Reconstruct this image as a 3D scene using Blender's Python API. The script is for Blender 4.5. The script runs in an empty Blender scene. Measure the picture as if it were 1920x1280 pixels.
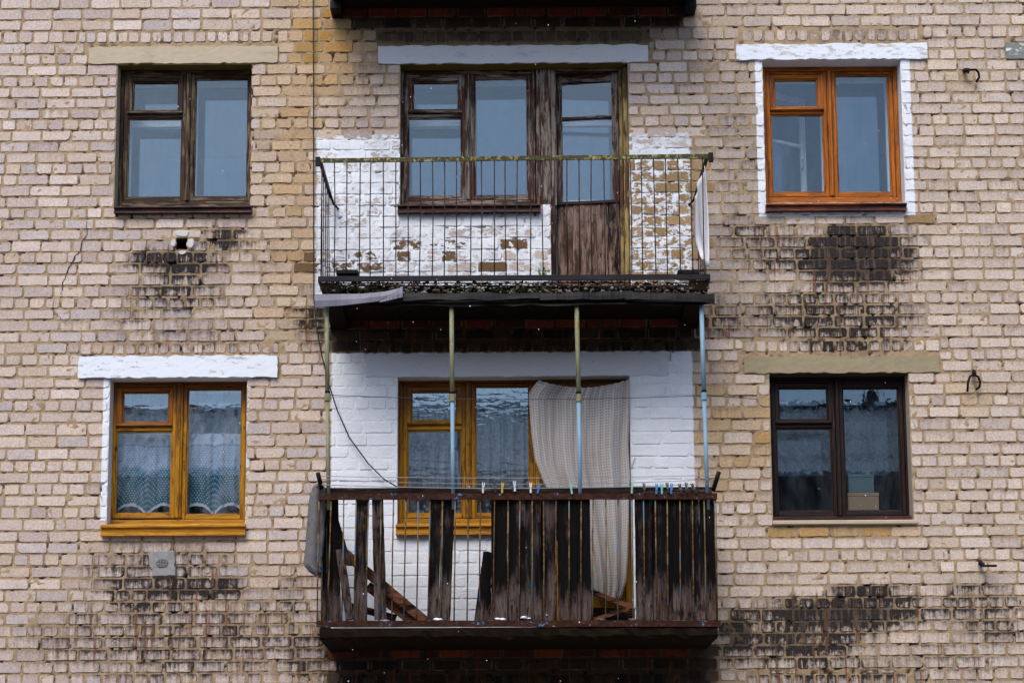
import bpy, bmesh, math, random
import numpy as np
from mathutils import Vector, Matrix
random.seed(7)
rng = np.random.default_rng(7)
R = math.radians
sc = bpy.context.scene
col = sc.collection

# ------------------------------------------------------------------ camera
F, CX, CY, D, EYE = 2980.0, 960.0, 1179.0, 13.2, 1.6
th, ro = R(7.0), R(0.35)
f0 = Vector((0, math.cos(th), math.sin(th)))
u0 = Vector((0, -math.sin(th), math.cos(th)))
r0 = Vector((1, 0, 0))
cr = r0*math.cos(ro) - u0*math.sin(ro)
cu = u0*math.cos(ro) + r0*math.sin(ro)
CAM = Vector((0, -D, EYE))
cd = bpy.data.cameras.new('camera')
cam = bpy.data.objects.new('camera', cd)
col.objects.link(cam)
m4 = Matrix((cr, cu, -f0)).transposed().to_4x4()
m4.translation = CAM
cam.matrix_world = m4
cd.sensor_width = 36
cd.lens = 36*F/1920
cd.shift_y = (CY-640)/1920
cd.clip_end = 500
sc.camera = cam

# ------------------------------------------------------------------ world, sun, exposure
w = bpy.data.worlds.new('World'); sc.world = w; w.use_nodes = True
nt = w.node_tree
bg = nt.nodes['Background']
sky = nt.nodes.new('ShaderNodeTexSky'); sky.sky_type = 'NISHITA'; sky.sun_disc = False
SUN_EL, SUN_AZ = R(52), R(200)          # azimuth clockwise from +Y: high, in front of the wall
sky.sun_elevation = SUN_EL; sky.sun_rotation = SUN_AZ
sky.air_density = 1.0; sky.dust_density = 1.6; sky.ozone_density = 1.0
nt.links.new(sky.outputs[0], bg.inputs[0]); bg.inputs[1].default_value = 0.10
sl = bpy.data.lights.new('sun', 'SUN'); sl.energy = 1.35; sl.angle = R(34); sl.color = (1, .975, .95)
so = bpy.data.objects.new('sun', sl); col.objects.link(so)
sdir = Vector((math.sin(SUN_AZ)*math.cos(SUN_EL), math.cos(SUN_AZ)*math.cos(SUN_EL), math.sin(SUN_EL)))
so.rotation_euler = sdir.to_track_quat('Z', 'Y').to_euler()
so.location = (0, -10, 20)
sc.view_settings.view_transform = 'Standard'
sc.view_settings.look = 'None'
sc.view_settings.exposure = 1.02
sc.view_settings.gamma = 1
sc.cycles.transparent_max_bounces = 16
sc.cycles.max_bounces = 8

# ------------------------------------------------------------------ measuring helpers
def P(px, py, d=0.0):
    """the point at distance d in front of the wall that the measured pixel of the photograph shows"""
    u, v = (px-CX)/F, (CY-py)/F
    r = f0 + cr*u + cu*v
    t = (D-d)/r.y
    return CAM + r*t
def topx(p):
    q = Vector(p)-CAM
    z = q.dot(f0)
    return CX+F*q.dot(cr)/z, CY-F*q.dot(cu)/z
def rect(x0, y0, x1, y1, d=0.0):
    a, b, c, e = P(x0, y0, d), P(x1, y0, d), P(x0, y1, d), P(x1, y1, d)
    return ((a.x+c.x)/2, (b.x+e.x)/2, (c.z+e.z)/2, (a.z+b.z)/2)      # x0,x1,z0,z1
def lin(c):
    c /= 255.0
    return c/12.92 if c <= .04045 else ((c+.055)/1.055)**2.4
def C(r, g, b): return (lin(r), lin(g), lin(b))

# ------------------------------------------------------------------ mesh helpers
class MB:
    def __init__(s): s.v=[]; s.f=[]; s.m=[]; s.a={}
    def add(s, vs, fs, mi=0, **at):
        o=len(s.v); s.v += [tuple(p) for p in vs]
        s.f += [tuple(i+o for i in f) for f in fs]; s.m += [mi]*len(fs)
        for k,vals in at.items():
            l=s.a.setdefault(k,[]); l += [0.0]*(o-len(l)); l += list(vals)
        return s
    def box(s, x0,x1,y0,y1,z0,z1, c=.003, mi=0):
        c=min(c,(x1-x0)/3,(y1-y0)/3,(z1-z0)/3)
        X=(x0,x1);Y=(y0,y1);Z=(z0,z1); vs=[]; id={}
        for i in (0,1):
            for j in (0,1):
                for k in (0,1):
                    sx,sy,sz=(1-2*i)*c,(1-2*j)*c,(1-2*k)*c
                    for a in range(3):
                        id[i,j,k,a]=len(vs)
                        p=[X[i]+sx,Y[j]+sy,Z[k]+sz]; p[a]=(X[i],Y[j],Z[k])[a]; vs.append(p)
        fs=[]
        for i in (0,1):
            fs.append([id[i,0,0,0],id[i,1,0,0],id[i,1,1,0],id[i,0,1,0]])
            fs.append([id[0,i,0,1],id[1,i,0,1],id[1,i,1,1],id[0,i,1,1]])
            fs.append([id[0,0,i,2],id[1,0,i,2],id[1,1,i,2],id[0,1,i,2]])
        for i in (0,1):
            for j in (0,1):
                fs.append([id[i,j,0,0],id[i,j,1,0],id[i,j,1,1],id[i,j,0,1]])
                fs.append([id[i,0,j,0],id[i,1,j,0],id[i,1,j,2],id[i,0,j,2]])
                fs.append([id[0,i,j,1],id[1,i,j,1],id[1,i,j,2],id[0,i,j,2]])
                for k in (0,1): fs.append([id[i,j,k,0],id[i,j,k,1],id[i,j,k,2]])
        return s.add(vs,fs,mi)
    def tube(s, pts, r, n=8, mi=0, cap=True):
        pts=[Vector(p) for p in pts]; rs=r if isinstance(r,(list,tuple)) else [r]*len(pts)
        vs=[];fs=[]; ref=None
        for i,p in enumerate(pts):
            t=(pts[min(i+1,len(pts)-1)]-pts[max(i-1,0)]).normalized()
            if ref is None: ref = Vector((0,0,1)) if abs(t.z)<.9 else Vector((0,1,0))
            a=t.cross(ref).normalized(); b=a.cross(t)
            for k in range(n):
                g=2*math.pi*k/n; vs.append(p+(a*math.cos(g)+b*math.sin(g))*rs[i])
        for i in range(len(pts)-1):
            for k in range(n):
                fs.append((i*n+k,i*n+(k+1)%n,(i+1)*n+(k+1)%n,(i+1)*n+k))
        if cap: fs.append(tuple(range(n))[::-1]); fs.append(tuple(range((len(pts)-1)*n,len(pts)*n)))
        return s.add(vs,fs,mi)
    def grid(s, rows, mi=0, **at):
        n=len(rows[0]); vs=[p for r in rows for p in r]
        fs=[(i*n+j,i*n+j+1,(i+1)*n+j+1,(i+1)*n+j) for i in range(len(rows)-1) for j in range(n-1)]
        return s.add(vs,fs,mi,**at)

WORLD={}   # world position of every object's origin
def link(o, parent=None, loc=(0,0,0)):
    col.objects.link(o); loc=Vector(loc); WORLD[o.name]=loc
    if parent is not None:
        o.parent=parent; o.location=loc-WORLD[parent.name]
    else: o.location=loc
    return o
def tag(o, label=None, cat=None, group=None, kind=None):
    if label: o['label']=label
    if cat: o['category']=cat
    if group: o['group']=group
    if kind: o['kind']=kind
    return o
def build(name, mb, mats, parent=None, label=None, cat=None, group=None, kind=None, smooth=False, fix=True, base=False):
    me=bpy.data.meshes.new(name)
    v=np.array(mb.v,dtype=float)
    c=(v.min(0)+v.max(0))/2
    if base: c[2]=v[:,2].min()
    me.from_pydata((v-c).tolist(),[],mb.f)
    if not isinstance(mats,(list,tuple)): mats=[mats]
    for m in mats: me.materials.append(m)
    if len(mats)>1: me.polygons.foreach_set('material_index',mb.m)
    if fix:
        bm=bmesh.new(); bm.from_mesh(me); bmesh.ops.recalc_face_normals(bm,faces=bm.faces); bm.to_mesh(me); bm.free()
    for k,vals in mb.a.items():
        vals=list(vals)+[0.0]*(len(mb.v)-len(vals))
        at=me.attributes.new(k,'FLOAT','POINT'); at.data.foreach_set('value',vals)
    if smooth: me.polygons.foreach_set('use_smooth',[True]*len(me.polygons))
    o=bpy.data.objects.new(name,me)
    link(o,parent,c); tag(o,label,cat,group,kind)
    return o
def empty(name, loc, parent=None, **k):
    o=bpy.data.objects.new(name,None); o.empty_display_size=.1
    link(o,parent,loc); tag(o,**k); return o

# ------------------------------------------------------------------ materials
class G:
    def __init__(s,name,rough=.8,spec=.3):
        s.m=bpy.data.materials.new(name); s.m.use_nodes=True; s.nt=s.m.node_tree
        s.b=s.nt.nodes['Principled BSDF']; s.b.inputs['Roughness'].default_value=rough
        s.b.inputs['Specular IOR Level'].default_value=spec
    def n(s,t,ins=None,**k):
        nd=s.nt.nodes.new('ShaderNode'+t)
        for a,b in k.items(): setattr(nd,a,b)
        for a,b in (ins or {}).items(): s.set(nd.inputs[a],b)
        return nd
    def set(s,sock,v):
        if isinstance(v,bpy.types.NodeSocket): s.nt.links.new(v,sock)
        elif isinstance(v,(tuple,list)) and len(v)==3 and sock.type=='RGBA': sock.default_value=(*v,1)
        else: sock.default_value=v
    def math(s,op,a,b=0.0,c=None,clamp=False):
        nd=s.nt.nodes.new('ShaderNodeMath'); nd.operation=op; nd.use_clamp=clamp
        s.set(nd.inputs[0],a); s.set(nd.inputs[1],b)
        if c is not None: s.set(nd.inputs[2],c)
        return nd.outputs[0]
    def mix(s,f,a,b,mode='MIX'):
        nd=s.nt.nodes.new('ShaderNodeMix'); nd.data_type='RGBA'; nd.blend_type=mode; nd.clamp_factor=True
        s.set(nd.inputs[0],f); s.set(nd.inputs[6],a); s.set(nd.inputs[7],b); return nd.outputs[2]
    def pos(s,kind='world'):
        if kind=='world': return s.n('NewGeometry').outputs['Position']
        return s.n('TexCoord').outputs['Object' if kind=='object' else 'UV']
    def noise(s,vec,scale=1.0,stretch=(1,1,1),detail=3,rough=.55,dist=0.0,off=None):
        mp=s.n('Mapping',{'Vector':vec,'Scale':tuple(scale*q for q in stretch)})
        if off is not None: s.set(mp.inputs['Location'],off)
        return s.n('TexNoise',{'Vector':mp.outputs[0],'Scale':1.0,'Detail':detail,'Roughness':rough,'Distortion':dist}).outputs['Fac']
    def step(s,x,lo,hi):
        return s.n('MapRange',{'Value':x,'From Min':lo,'From Max':hi},interpolation_type='SMOOTHSTEP').outputs[0]
    def attr(s,name): return s.n('Attribute',attribute_name=name).outputs
    def rnd(s): return s.n('ObjectInfo').outputs['Random']
    def bump(s,h,dist=.002,strength=1.0):
        nd=s.n('Bump',{'Height':h,'Distance':dist,'Strength':strength})
        s.nt.links.new(nd.outputs[0],s.b.inputs['Normal'])
    def color(s,c): s.set(s.b.inputs['Base Color'],c)
    def rough(s,c): s.set(s.b.inputs['Roughness'],c)

def rect_mask(g, pos, r, soft=.012, amp=.03, scale=14):
    """1 inside a painted rectangle of the wall (x0,x1,z0,z1), with a brushed uneven edge"""
    sx=g.n('SeparateXYZ',{'Vector':pos}).outputs
    a=g.math('SUBTRACT',sx[0],r[0]); b=g.math('SUBTRACT',r[1],sx[0])
    c=g.math('SUBTRACT',sx[2],r[2]); d=g.math('SUBTRACT',r[3],sx[2])
    m=g.math('MINIMUM',g.math('MINIMUM',a,b),g.math('MINIMUM',c,d))
    n=g.noise(pos,scale,detail=4)
    m=g.math('ADD',m,g.math('MULTIPLY',g.math('SUBTRACT',n,.5),amp))
    return g.step(m,-soft,soft)

# painted areas of the wall
PA_LOW  = rect(620,660,1303,1205)
PA_UP   = rect(592,252,1296,565)
PA_JAMB = rect(191,706,206,976)
PA_BAND = rect(1419,108,1711,405)
WHITE=C(232,234,238)

def brickwork(name, mortar=False):
    g=G(name,.9,.2); pos=g.pos()
    nf=g.noise(pos,55,detail=5,rough=.65); nm=g.noise(pos,9,detail=3)
    st=g.noise(pos,1,(48,6,4.5),detail=6,rough=.72,dist=.5)
    st2=g.noise(pos,1,(17,4,1.0),detail=5,rough=.65)
    soil=g.attr('soil')['Fac']; paint=g.attr('paint')['Fac']
    if mortar:
        base=g.mix(nm,C(160,134,102),C(194,168,136)); base=g.mix(g.math('MULTIPLY',nf,.5),base,C(120,98,74))
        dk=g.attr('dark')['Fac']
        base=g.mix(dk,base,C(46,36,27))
        edge=.55
    else:
        tint=g.n('Attribute',attribute_name='tint').outputs['Color']
        base=g.mix(1.0,tint,g.mix(g.step(nf,.25,.75),(.75,.74,.73),(1.2,1.21,1.21)),'MULTIPLY')
        base=g.mix(1.0,base,g.mix(nm,(.86,.84,.82),(1.12,1.13,1.14)),'MULTIPLY')
        bz=g.attr('bz')['Fac']; bx=g.attr('bx')['Fac']
        ex=g.math('POWER',g.math('ABSOLUTE',g.math('SUBTRACT',g.math('MULTIPLY',bx,2),1)),5)
        ez=g.math('POWER',g.math('ABSOLUTE',g.math('SUBTRACT',g.math('MULTIPLY',bz,2),1)),4)
        edge=g.math('MAXIMUM',g.math('MULTIPLY',ex,.8),g.math('POWER',bz,2.6))
        rim=g.math('MAXIMUM',ex,ez)
        lite=g.math('MULTIPLY',g.step(rim,.35,1.0),g.math('SUBTRACT',.5,g.math('MULTIPLY',soil,.3)))
        base=g.mix(g.math('MULTIPLY',lite,g.step(nm,.3,.7),clamp=True),base,C(214,196,172))
        # small pits
        vo=g.n('TexVoronoi',{'Vector':pos,'Scale':70.0}).outputs['Distance']
        pit=g.math('MULTIPLY',g.math('SUBTRACT',1,g.step(vo,.05,.16)),g.step(nm,.52,.62))
        base=g.mix(g.math('MULTIPLY',pit,.6),base,C(86,70,56))
    # soot and mould
    k=g.math('MULTIPLY',soil,g.math('ADD',.36,g.math('MULTIPLY',edge,1.15)))
    k=g.math('ADD',k,g.math('MULTIPLY',g.math('MULTIPLY',soil,2.1),g.math('SUBTRACT',st,.5)))
    k=g.math('ADD',k,g.math('MULTIPLY',g.math('MULTIPLY',soil,2.6),g.math('SUBTRACT',st2,.5)))
    k=g.math('ADD',k,g.math('MULTIPLY',g.math('MULTIPLY',soil,2.2),g.math('SUBTRACT',g.noise(pos,24,detail=6,rough=.7),.5)),clamp=True)
    k=g.math('ADD',k,g.math('MULTIPLY',g.step(soil,.75,1.5),.55),clamp=True)
    k=g.step(k,.0,.82)
    if mortar: k=g.math('MULTIPLY',k,g.math('ADD',.34,g.math('MULTIPLY',g.step(soil,.55,1.0),.5)))
    rust=g.math('MULTIPLY',g.step(g.noise(pos,1,(26,3,2.0),detail=4,off=(3.1,7,1)),.53,.66),g.step(soil,.12,.5))
    base=g.mix(g.math('MULTIPLY',rust,.8),base,C(112,58,28))
    base=g.mix(g.math('MULTIPLY',k,g.math('SUBTRACT',.97,g.math('MULTIPLY',rust,.35))),base,g.mix(g.step(nf,.3,.75),C(9,9,11),C(50,42,38)))
    # white paint
    m=g.math('MAXIMUM',rect_mask(g,pos,PA_LOW,.006,.03),rect_mask(g,pos,PA_UP,.01,.06))
    m=g.math('MAXIMUM',m,rect_mask(g,pos,PA_BAND,.004,.02,30)); m=g.math('MAXIMUM',m,rect_mask(g,pos,PA_JAMB,.004,.02,30))
    pn=g.step(g.noise(pos,15,(1,1,1.6),detail=9,rough=.74,dist=.3),.27,.73)
    if mortar: t=g.math('SUBTRACT',g.math('MULTIPLY',paint,1.45),g.math('MULTIPLY',pn,.9))
    else:
        t=g.math('SUBTRACT',g.math('ADD',g.math('MULTIPLY',paint,1.12),g.math('MULTIPLY',rim,.30)),g.math('ADD',pn,.02))
    pm=g.math('MULTIPLY',g.step(t,-.015,.03),m)
    pm=g.math('MULTIPLY',pm,g.step(paint,.0,.05))
    base=g.mix(pm,base,g.mix(g.math('MULTIPLY',g.step(g.noise(pos,5,(1,1,1.5),detail=8,rough=.72),.4,.75),g.math('SUBTRACT',.9,g.math('MULTIPLY',g.math('MINIMUM',paint,1.6),.42))),C(234,235,238),C(166,164,166)))
    g.color(base)
    h=g.math('ADD',g.math('MULTIPLY',nf,1.0),g.math('MULTIPLY',nm,1.2))
    h=g.math('ADD',h,g.math('MULTIPLY',pm,.35))
    g.bump(h,.006 if not mortar else .008,.75)
    return g.m
M_BRICK=brickwork('brick_face'); M_MORTAR=brickwork('mortar',True)

def concrete(name,a,b,paint=None,amt=0.0,dirt=.3,rough=.9,spec=.15):
    g=G(name,rough,spec); pos=g.pos()
    n1=g.noise(pos,9,(1,1,1.3),detail=8,rough=.68); n2=g.noise(pos,80,detail=3)
    c=g.mix(n1,a,b)
    vo=g.n('TexVoronoi',{'Vector':pos,'Scale':30.0}).outputs['Distance']
    pit=g.math('MULTIPLY',g.math('SUBTRACT',1,g.step(vo,.06,.17)),g.step(n1,.48,.56))
    c=g.mix(g.math('MULTIPLY',pit,.8),c,C(60,52,42))
    if paint:
        pn=g.step(g.noise(pos,7,(1,1,3),detail=9,rough=.75),.25,.75)
        pm=g.step(g.math('SUBTRACT',amt,pn),-.06,.08)
        c=g.mix(pm,c,paint)
    d=g.math('MULTIPLY',g.step(g.noise(pos,4,(1,1,3),detail=5,off=(5,2,8)),.55,.75),dirt)
    c=g.mix(d,c,C(70,66,64)); g.color(c)
    g.bump(g.math('ADD',n1,g.math('MULTIPLY',n2,.6)),.0035,.6)
    return g.m
M_LIN_BEIGE=concrete('lintel_concrete',C(176,160,134),C(200,184,158),dirt=.2)
M_LIN_DARK=concrete('lintel_concrete_stained',C(132,122,100),C(172,156,124),dirt=.5)
M_LIN_WHITE=concrete('lintel_whitewash',C(176,172,170),C(198,194,192),C(230,234,240),.74,.2)
M_LIN_WHITE2=concrete('lintel_whitewash_worn',C(190,178,168),C(204,196,190),C(226,231,238),.64,.25)
M_LIN_PATCH=concrete('lintel_patchy',C(112,112,106),C(142,142,136),C(224,226,230),.30,.3)
M_LIN_GREY=concrete('lintel_grey_paint',C(204,203,208),C(220,219,224),dirt=.25)
M_LIN_PLASTER=concrete('lintel_plaster',C(206,206,212),C(222,222,228),dirt=.05)
M_REV_WHITE=concrete('reveal_whitewash',C(196,192,190),C(224,224,226),dirt=.12)
M_REV_STONE=concrete('reveal_mortar',C(150,134,116),C(184,168,148),dirt=.35)
M_REV_OCHRE=concrete('reveal_mouldy_ochre',C(92,74,24),C(120,100,44),dirt=.5)
M_REV_DARK=concrete('reveal_dark',C(54,44,36),C(86,72,58),dirt=.5)
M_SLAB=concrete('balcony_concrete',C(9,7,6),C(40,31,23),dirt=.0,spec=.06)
M_PLASTER=concrete('loose_plaster',C(196,190,182),C(216,212,206),dirt=.1)
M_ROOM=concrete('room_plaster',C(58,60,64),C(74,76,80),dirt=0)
M_CORE=concrete('far_wall',C(168,150,128),C(190,172,150),dirt=.2)

def wood(name,a,b,worn,amt,axis=2,dark=C(18,12,8),damt=.3,rough=.55,soil=False,ps=1.0,topz=None):
    """painted or bare wood with grain along the axis; 'worn' shows where the coat is gone"""
    g=G(name,rough,.08 if rough>.6 else .25); pos=g.pos()
    s=[46*ps,46*ps,46*ps]; s[axis]=4.0*ps
    r=g.rnd(); off=g.n('CombineXYZ',{0:g.math('MULTIPLY',r,31),1:g.math('MULTIPLY',r,17),2:g.math('MULTIPLY',r,57)}).outputs[0]
    gr=g.step(g.noise(pos,1,tuple(s),detail=7,rough=.72,dist=.35,off=off),.3,.7)
    s2=[13*ps,13*ps,13*ps]; s2[axis]=2.0*ps
    lo=g.step(g.noise(pos,1,tuple(s2),detail=7,rough=.68,off=off),.3,.7)
    c=g.mix(gr,tuple(q*.72 for q in a),tuple(q*1.12 for q in b))
    if topz:   # shade and wear painted in: the joinery turns browner towards the top
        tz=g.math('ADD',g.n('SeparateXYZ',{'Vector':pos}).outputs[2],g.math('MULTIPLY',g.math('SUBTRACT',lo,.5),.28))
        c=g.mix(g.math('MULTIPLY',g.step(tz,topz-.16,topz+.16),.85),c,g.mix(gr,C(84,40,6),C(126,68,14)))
    wm=g.step(g.math('ADD',g.math('MULTIPLY',lo,.6),g.math('MULTIPLY',gr,.4)),1-amt-.06,1-amt+.08)
    c=g.mix(wm,c,g.mix(gr,tuple(q*.45 for q in worn),tuple(q*1.15 for q in worn)))
    dn=g.step(g.noise(pos,9,detail=6,rough=.7,off=off),.3,.7)
    dm=g.step(g.math('ADD',g.math('MULTIPLY',dn,.5),g.math('MULTIPLY',g.math('SUBTRACT',1,gr),.5)),.86-damt*.6,1.0-damt*.5)
    c=g.mix(g.math('MULTIPLY',dm,.85),c,dark)
    if soil:
        so_=g.attr('soil')['Fac']
        k=g.step(g.math('ADD',so_,g.math('ADD',g.math('MULTIPLY',g.math('SUBTRACT',lo,.5),.6),g.math('MULTIPLY',g.math('SUBTRACT',gr,.5),.6))),.25,.75)
        c=g.mix(g.math('MULTIPLY',k,.97),c,C(6,5,5))
    g.color(c)
    g.bump(g.math('ADD',g.math('MULTIPLY',gr,1.0),g.math('MULTIPLY',wm,-.5)),.004,.8)
    return g.m
def woods(name,*a,**k): return [wood(name+'_upright',*a,axis=2,**k),wood(name+'_level',*a,axis=0,**k)]
W_OLD=woods('weathered_brown_wood',C(44,26,16),C(74,46,26),C(112,94,70),.42,damt=.45)
W_RED=woods('flaking_redbrown_wood',C(50,24,14),C(84,42,24),C(138,124,112),.5,damt=.45)
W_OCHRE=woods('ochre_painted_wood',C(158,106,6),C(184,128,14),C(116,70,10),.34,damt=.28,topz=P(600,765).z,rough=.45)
W_OCHRE_TOP=woods('ochre_painted_wood_shaded',C(122,66,10),C(156,90,18),C(90,50,16),.3,damt=.25,rough=.45)  # browner copy of the ochre, with shade and wear put into the colour
W_ORANGE=woods('orange_varnished_wood',C(146,76,4),C(182,102,10),C(112,54,6),.36,damt=.2,rough=.35)
W_BLACK=woods('dark_brown_wood',C(22,12,9),C(42,22,15),C(76,46,34),.22,damt=.35,rough=.5)
W_MUSTARD=woods('mustard_flaking_wood',C(150,124,70),C(172,148,96),C(84,54,32),.5,damt=.3)
W_WHITE=woods('white_painted_wood',C(214,216,218),C(228,230,232),C(190,190,186),.3,damt=0.0,dark=C(150,150,150))
W_SILLRED=woods('sill_dark_red',C(58,26,16),C(84,40,24),C(44,22,16),.4,damt=.5,rough=.35)
W_SILLOCH=woods('sill_ochre',C(170,112,6),C(192,130,12),C(140,86,10),.3,damt=.15,rough=.4)
M_BOARD=wood('weathered_fence_board',C(44,34,31),C(104,89,84),C(84,60,48),.34,damt=.45,soil=True,rough=.75)
M_DOORBOARD=wood('weathered_door_plank',C(92,72,62),C(156,130,116),C(82,60,50),.40,damt=.3,soil=True,rough=.75)
M_PLANK=wood('loose_plank_wood',C(78,48,34),C(128,84,62),C(64,42,32),.4,axis=0,damt=.25,soil=True,rough=.8)
M_RAILWOOD=wood('rail_wood',C(22,17,15),C(54,42,38),C(96,80,74),.35,axis=0,damt=.4,rough=.8)

def metal(name,cols,scale=(30,30,8),rough=.65,metallic=.0):
    g=G(name,rough,.15); pos=g.pos()
    n=g.noise(pos,1,scale,detail=5,rough=.7); n2=g.noise(pos,1,tuple(q*.37 for q in scale),detail=4,off=(4,9,2))
    t=g.math('ADD',g.math('MULTIPLY',n,.55),g.math('MULTIPLY',n2,.45))
    rp=g.n('ValToRGB',{'Fac':t}); cr_=rp.color_ramp; cr_.interpolation='LINEAR'
    k=len(cols)
    for i,c in enumerate(cols):
        p=.36+.28*i/max(1,k-1)
        e=cr_.elements[i] if i<2 else cr_.elements.new(p)
        e.position=p; e.color=(*c,1)
    g.color(rp.outputs[0]); g.bump(n,.003,.6)
    g.b.inputs['Metallic'].default_value=metallic
    return g.m
M_RUST=metal('rusty_iron',[C(16,10,8),C(48,24,14),C(84,40,16),C(40,20,12)],(40,40,40))
M_RUSTBLUE=metal('rusty_iron_blue_flakes',[C(12,8,7),C(58,28,13),C(24,13,9),C(74,36,15),C(34,18,11),C(84,130,165)],(34,34,44))
M_LICHEN=metal('rail_with_lichen',[C(20,18,12),C(80,76,48),C(40,36,22),C(150,140,84),C(160,156,116)],(60,60,60))
M_ROD=metal('dark_rod',[C(30,22,22),C(58,40,36),C(74,50,42)],(30,30,9))
M_RODPAINT=metal('rod_flaked_paint',[C(52,34,24),C(98,70,46),C(66,44,30),C(124,102,62),C(70,104,132),C(64,102,140)],(8,8,7))
M_CYANROD=metal('rod_cyan_paint',[C(30,110,130),C(58,140,160),C(50,60,60)],(30,30,6))
M_PIPEBLUE=metal('pipe_pale_blue_paint',[C(112,140,158),C(124,154,174),C(142,166,180)],(14,14,4),.45)
M_PIPERUST=metal('pipe_greenish_rust_paint',[C(84,80,52),C(128,122,84),C(138,142,116),C(112,84,44)],(26,26,8),.6)
M_BLACKIRON=metal('black_iron',[C(8,7,8),C(18,16,17),C(28,25,25)],(30,30,30),.5)
M_EDGEIRON=metal('edge_steel_blueblack',[C(14,14,17),C(28,28,34),C(36,32,34),C(34,46,62)],(9,30,60),.55)
M_TIN=metal('tin_flashing_grey',[C(64,63,70),C(80,80,92),C(94,92,102)],(5,7,7),.4,.3)
M_TINDARK=metal('tin_flashing_brown',[C(10,8,8),C(20,17,17),C(32,27,28)],(5,10,16),.5,.2)
def plain(name,c,rough=.6,spec=.3,var=.12,scale=30):
    g=G(name,rough,spec); n=g.noise(g.pos(),scale,detail=3)
    g.color(g.mix(n,tuple(q*(1-var) for q in c),tuple(min(1,q*(1+var)) for q in c))); return g.m
M_WIRE=plain('black_cable',C(22,20,20)); M_LINE=plain('grey_line',C(150,152,158)); M_LINEDARK=plain('dark_line',C(60,56,54))
M_STONE=plain('rubble_stone',C(92,84,74),.9,.1,.85,22); M_MOSS=plain('moss',C(38,46,16),.95,.1,.4,90)
M_SNOW=plain('snowflake_ice',C(245,247,250),.6,.2,0); M_GRASS=plain('grass_blade',C(96,120,46))

def glass(name,fac,tintc=(.72,.90,1.0),wave=0.0,wscale=(7,7,7),rough=.0,film=0.0,amp=.02):
    g=G(name); nt=g.nt; out=nt.nodes['Material Output']
    tr=g.n('BsdfTransparent',{'Color':(.93,.96,.98)}); gl=g.n('BsdfGlossy',{'Color':tintc,'Roughness':rough})
    ge=g.n('NewGeometry').outputs
    dt_=g.n('VectorMath',{0:ge['Normal'],1:ge['Incoming']},operation='DOT_PRODUCT').outputs['Value']
    f=g.math('ADD',fac,g.math('MULTIPLY',1-fac,g.math('POWER',g.math('SUBTRACT',1.0,g.math('ABSOLUTE',dt_),clamp=True),5.0)),clamp=True)
    if wave>0:
        n=g.noise(g.pos(),1,wscale,detail=2,rough=.5,dist=.5)
        b=g.n('Bump',{'Height':n,'Distance':amp,'Strength':wave}); nt.links.new(b.outputs[0],gl.inputs['Normal'])
    mx=g.n('MixShader',{0:f,1:tr.outputs[0],2:gl.outputs[0]})
    last=mx.outputs[0]
    if film>0:   # pale streaked haze painted on the pane to brighten it
        df=g.n('BsdfDiffuse',{'Color':C(170,178,188)})
        dn=g.math('MULTIPLY',g.step(g.noise(g.pos(),1,(9,9,3),detail=6,rough=.7),.35,.8),film)
        last=g.n('MixShader',{0:dn,1:last,2:df.outputs[0]}).outputs[0]
    nt.links.new(last,out.inputs[0]); return g.m
M_GLASS=glass('window_glass',.062,film=.05)
M_GLASSIN=glass('inner_window_glass',.066,film=.05)
M_GLASSWAVE=glass('old_wavy_glass',.15,wave=1.0,wscale=(7,7,22),film=.14,amp=.0005)
M_GLASSMILK=glass('milky_glass',.12,wave=1.0,wscale=(5,5,12),film=.20,amp=.0002)
M_GLASSWAVE2=glass('old_rippled_glass',.085,wave=1.0,wscale=(22,22,13),film=.03,amp=.00016)
# ================================================================== building
B = empty('apartment_building',(0,0,0),label='old pale brick apartment building with stained wall and two balconies',cat='building')

# ---- wall openings (world rectangles x0,x1,z0,z1)
O1=rect(221,119,470.5,384); O1=(P(217,250).x,P(470,250).x,P(340,386).z,P(340,119).z)
O2=(P(750,250).x,P(1031,250).x,P(880,384).z,P(960,119).z)
O2D=(P(1031,250).x,P(1179,250).x,P(1100,590).z,P(960,119).z)
O3=(P(745,850).x,P(1004,850).x,P(880,985).z,P(960,705).z)
O3D=(P(1004,850).x,P(1182,850).x,P(1090,1196).z,P(960,705).z)
O4=(P(203,850).x,P(461,850).x,P(330,985).z,P(330,708).z)
O5=(P(1433,250).x,P(1693,250).x,P(1560,380).z,P(1560,113).z)
O6=(P(1446,840).x,P(1708,840).x,P(1580,976).z,P(1580,699).z)
OV=(P(330,456).x,P(351,456).x,P(340,467).z,P(340,446).z)
OPEN=[O1,O2,O2D,O3,O3D,O4,O5,O6,OV]
# ---- lintels
LINT=[(rect(167,88,521,119),M_LIN_BEIGE,.012,'beige concrete lintel over the weathered brown window'),
      (rect(709,86,1215,118.5),M_LIN_GREY,.010,'long grey painted lintel over the upper balcony window and door'),
      (rect(1380,84,1738,112.5),M_LIN_WHITE2,.022,'whitewashed lintel with worn paint over the orange window'),
      (rect(148,668,521,708),M_LIN_WHITE,.028,'thickly whitewashed lintel over the ochre window'),
      (rect(686,663,1254,704.5),M_LIN_PLASTER,.003,'smooth white plastered lintel above the lower balcony'),
      (rect(1395,668,1761,698.5),M_LIN_DARK,.010,'stained beige concrete lintel over the dark brown window'),
      (rect(1886,80,2240,110),M_LIN_PATCH,.010,'grey lintel end with flakes of white paint')]
OBST=OPEN+[l[0] for l in LINT]

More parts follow.
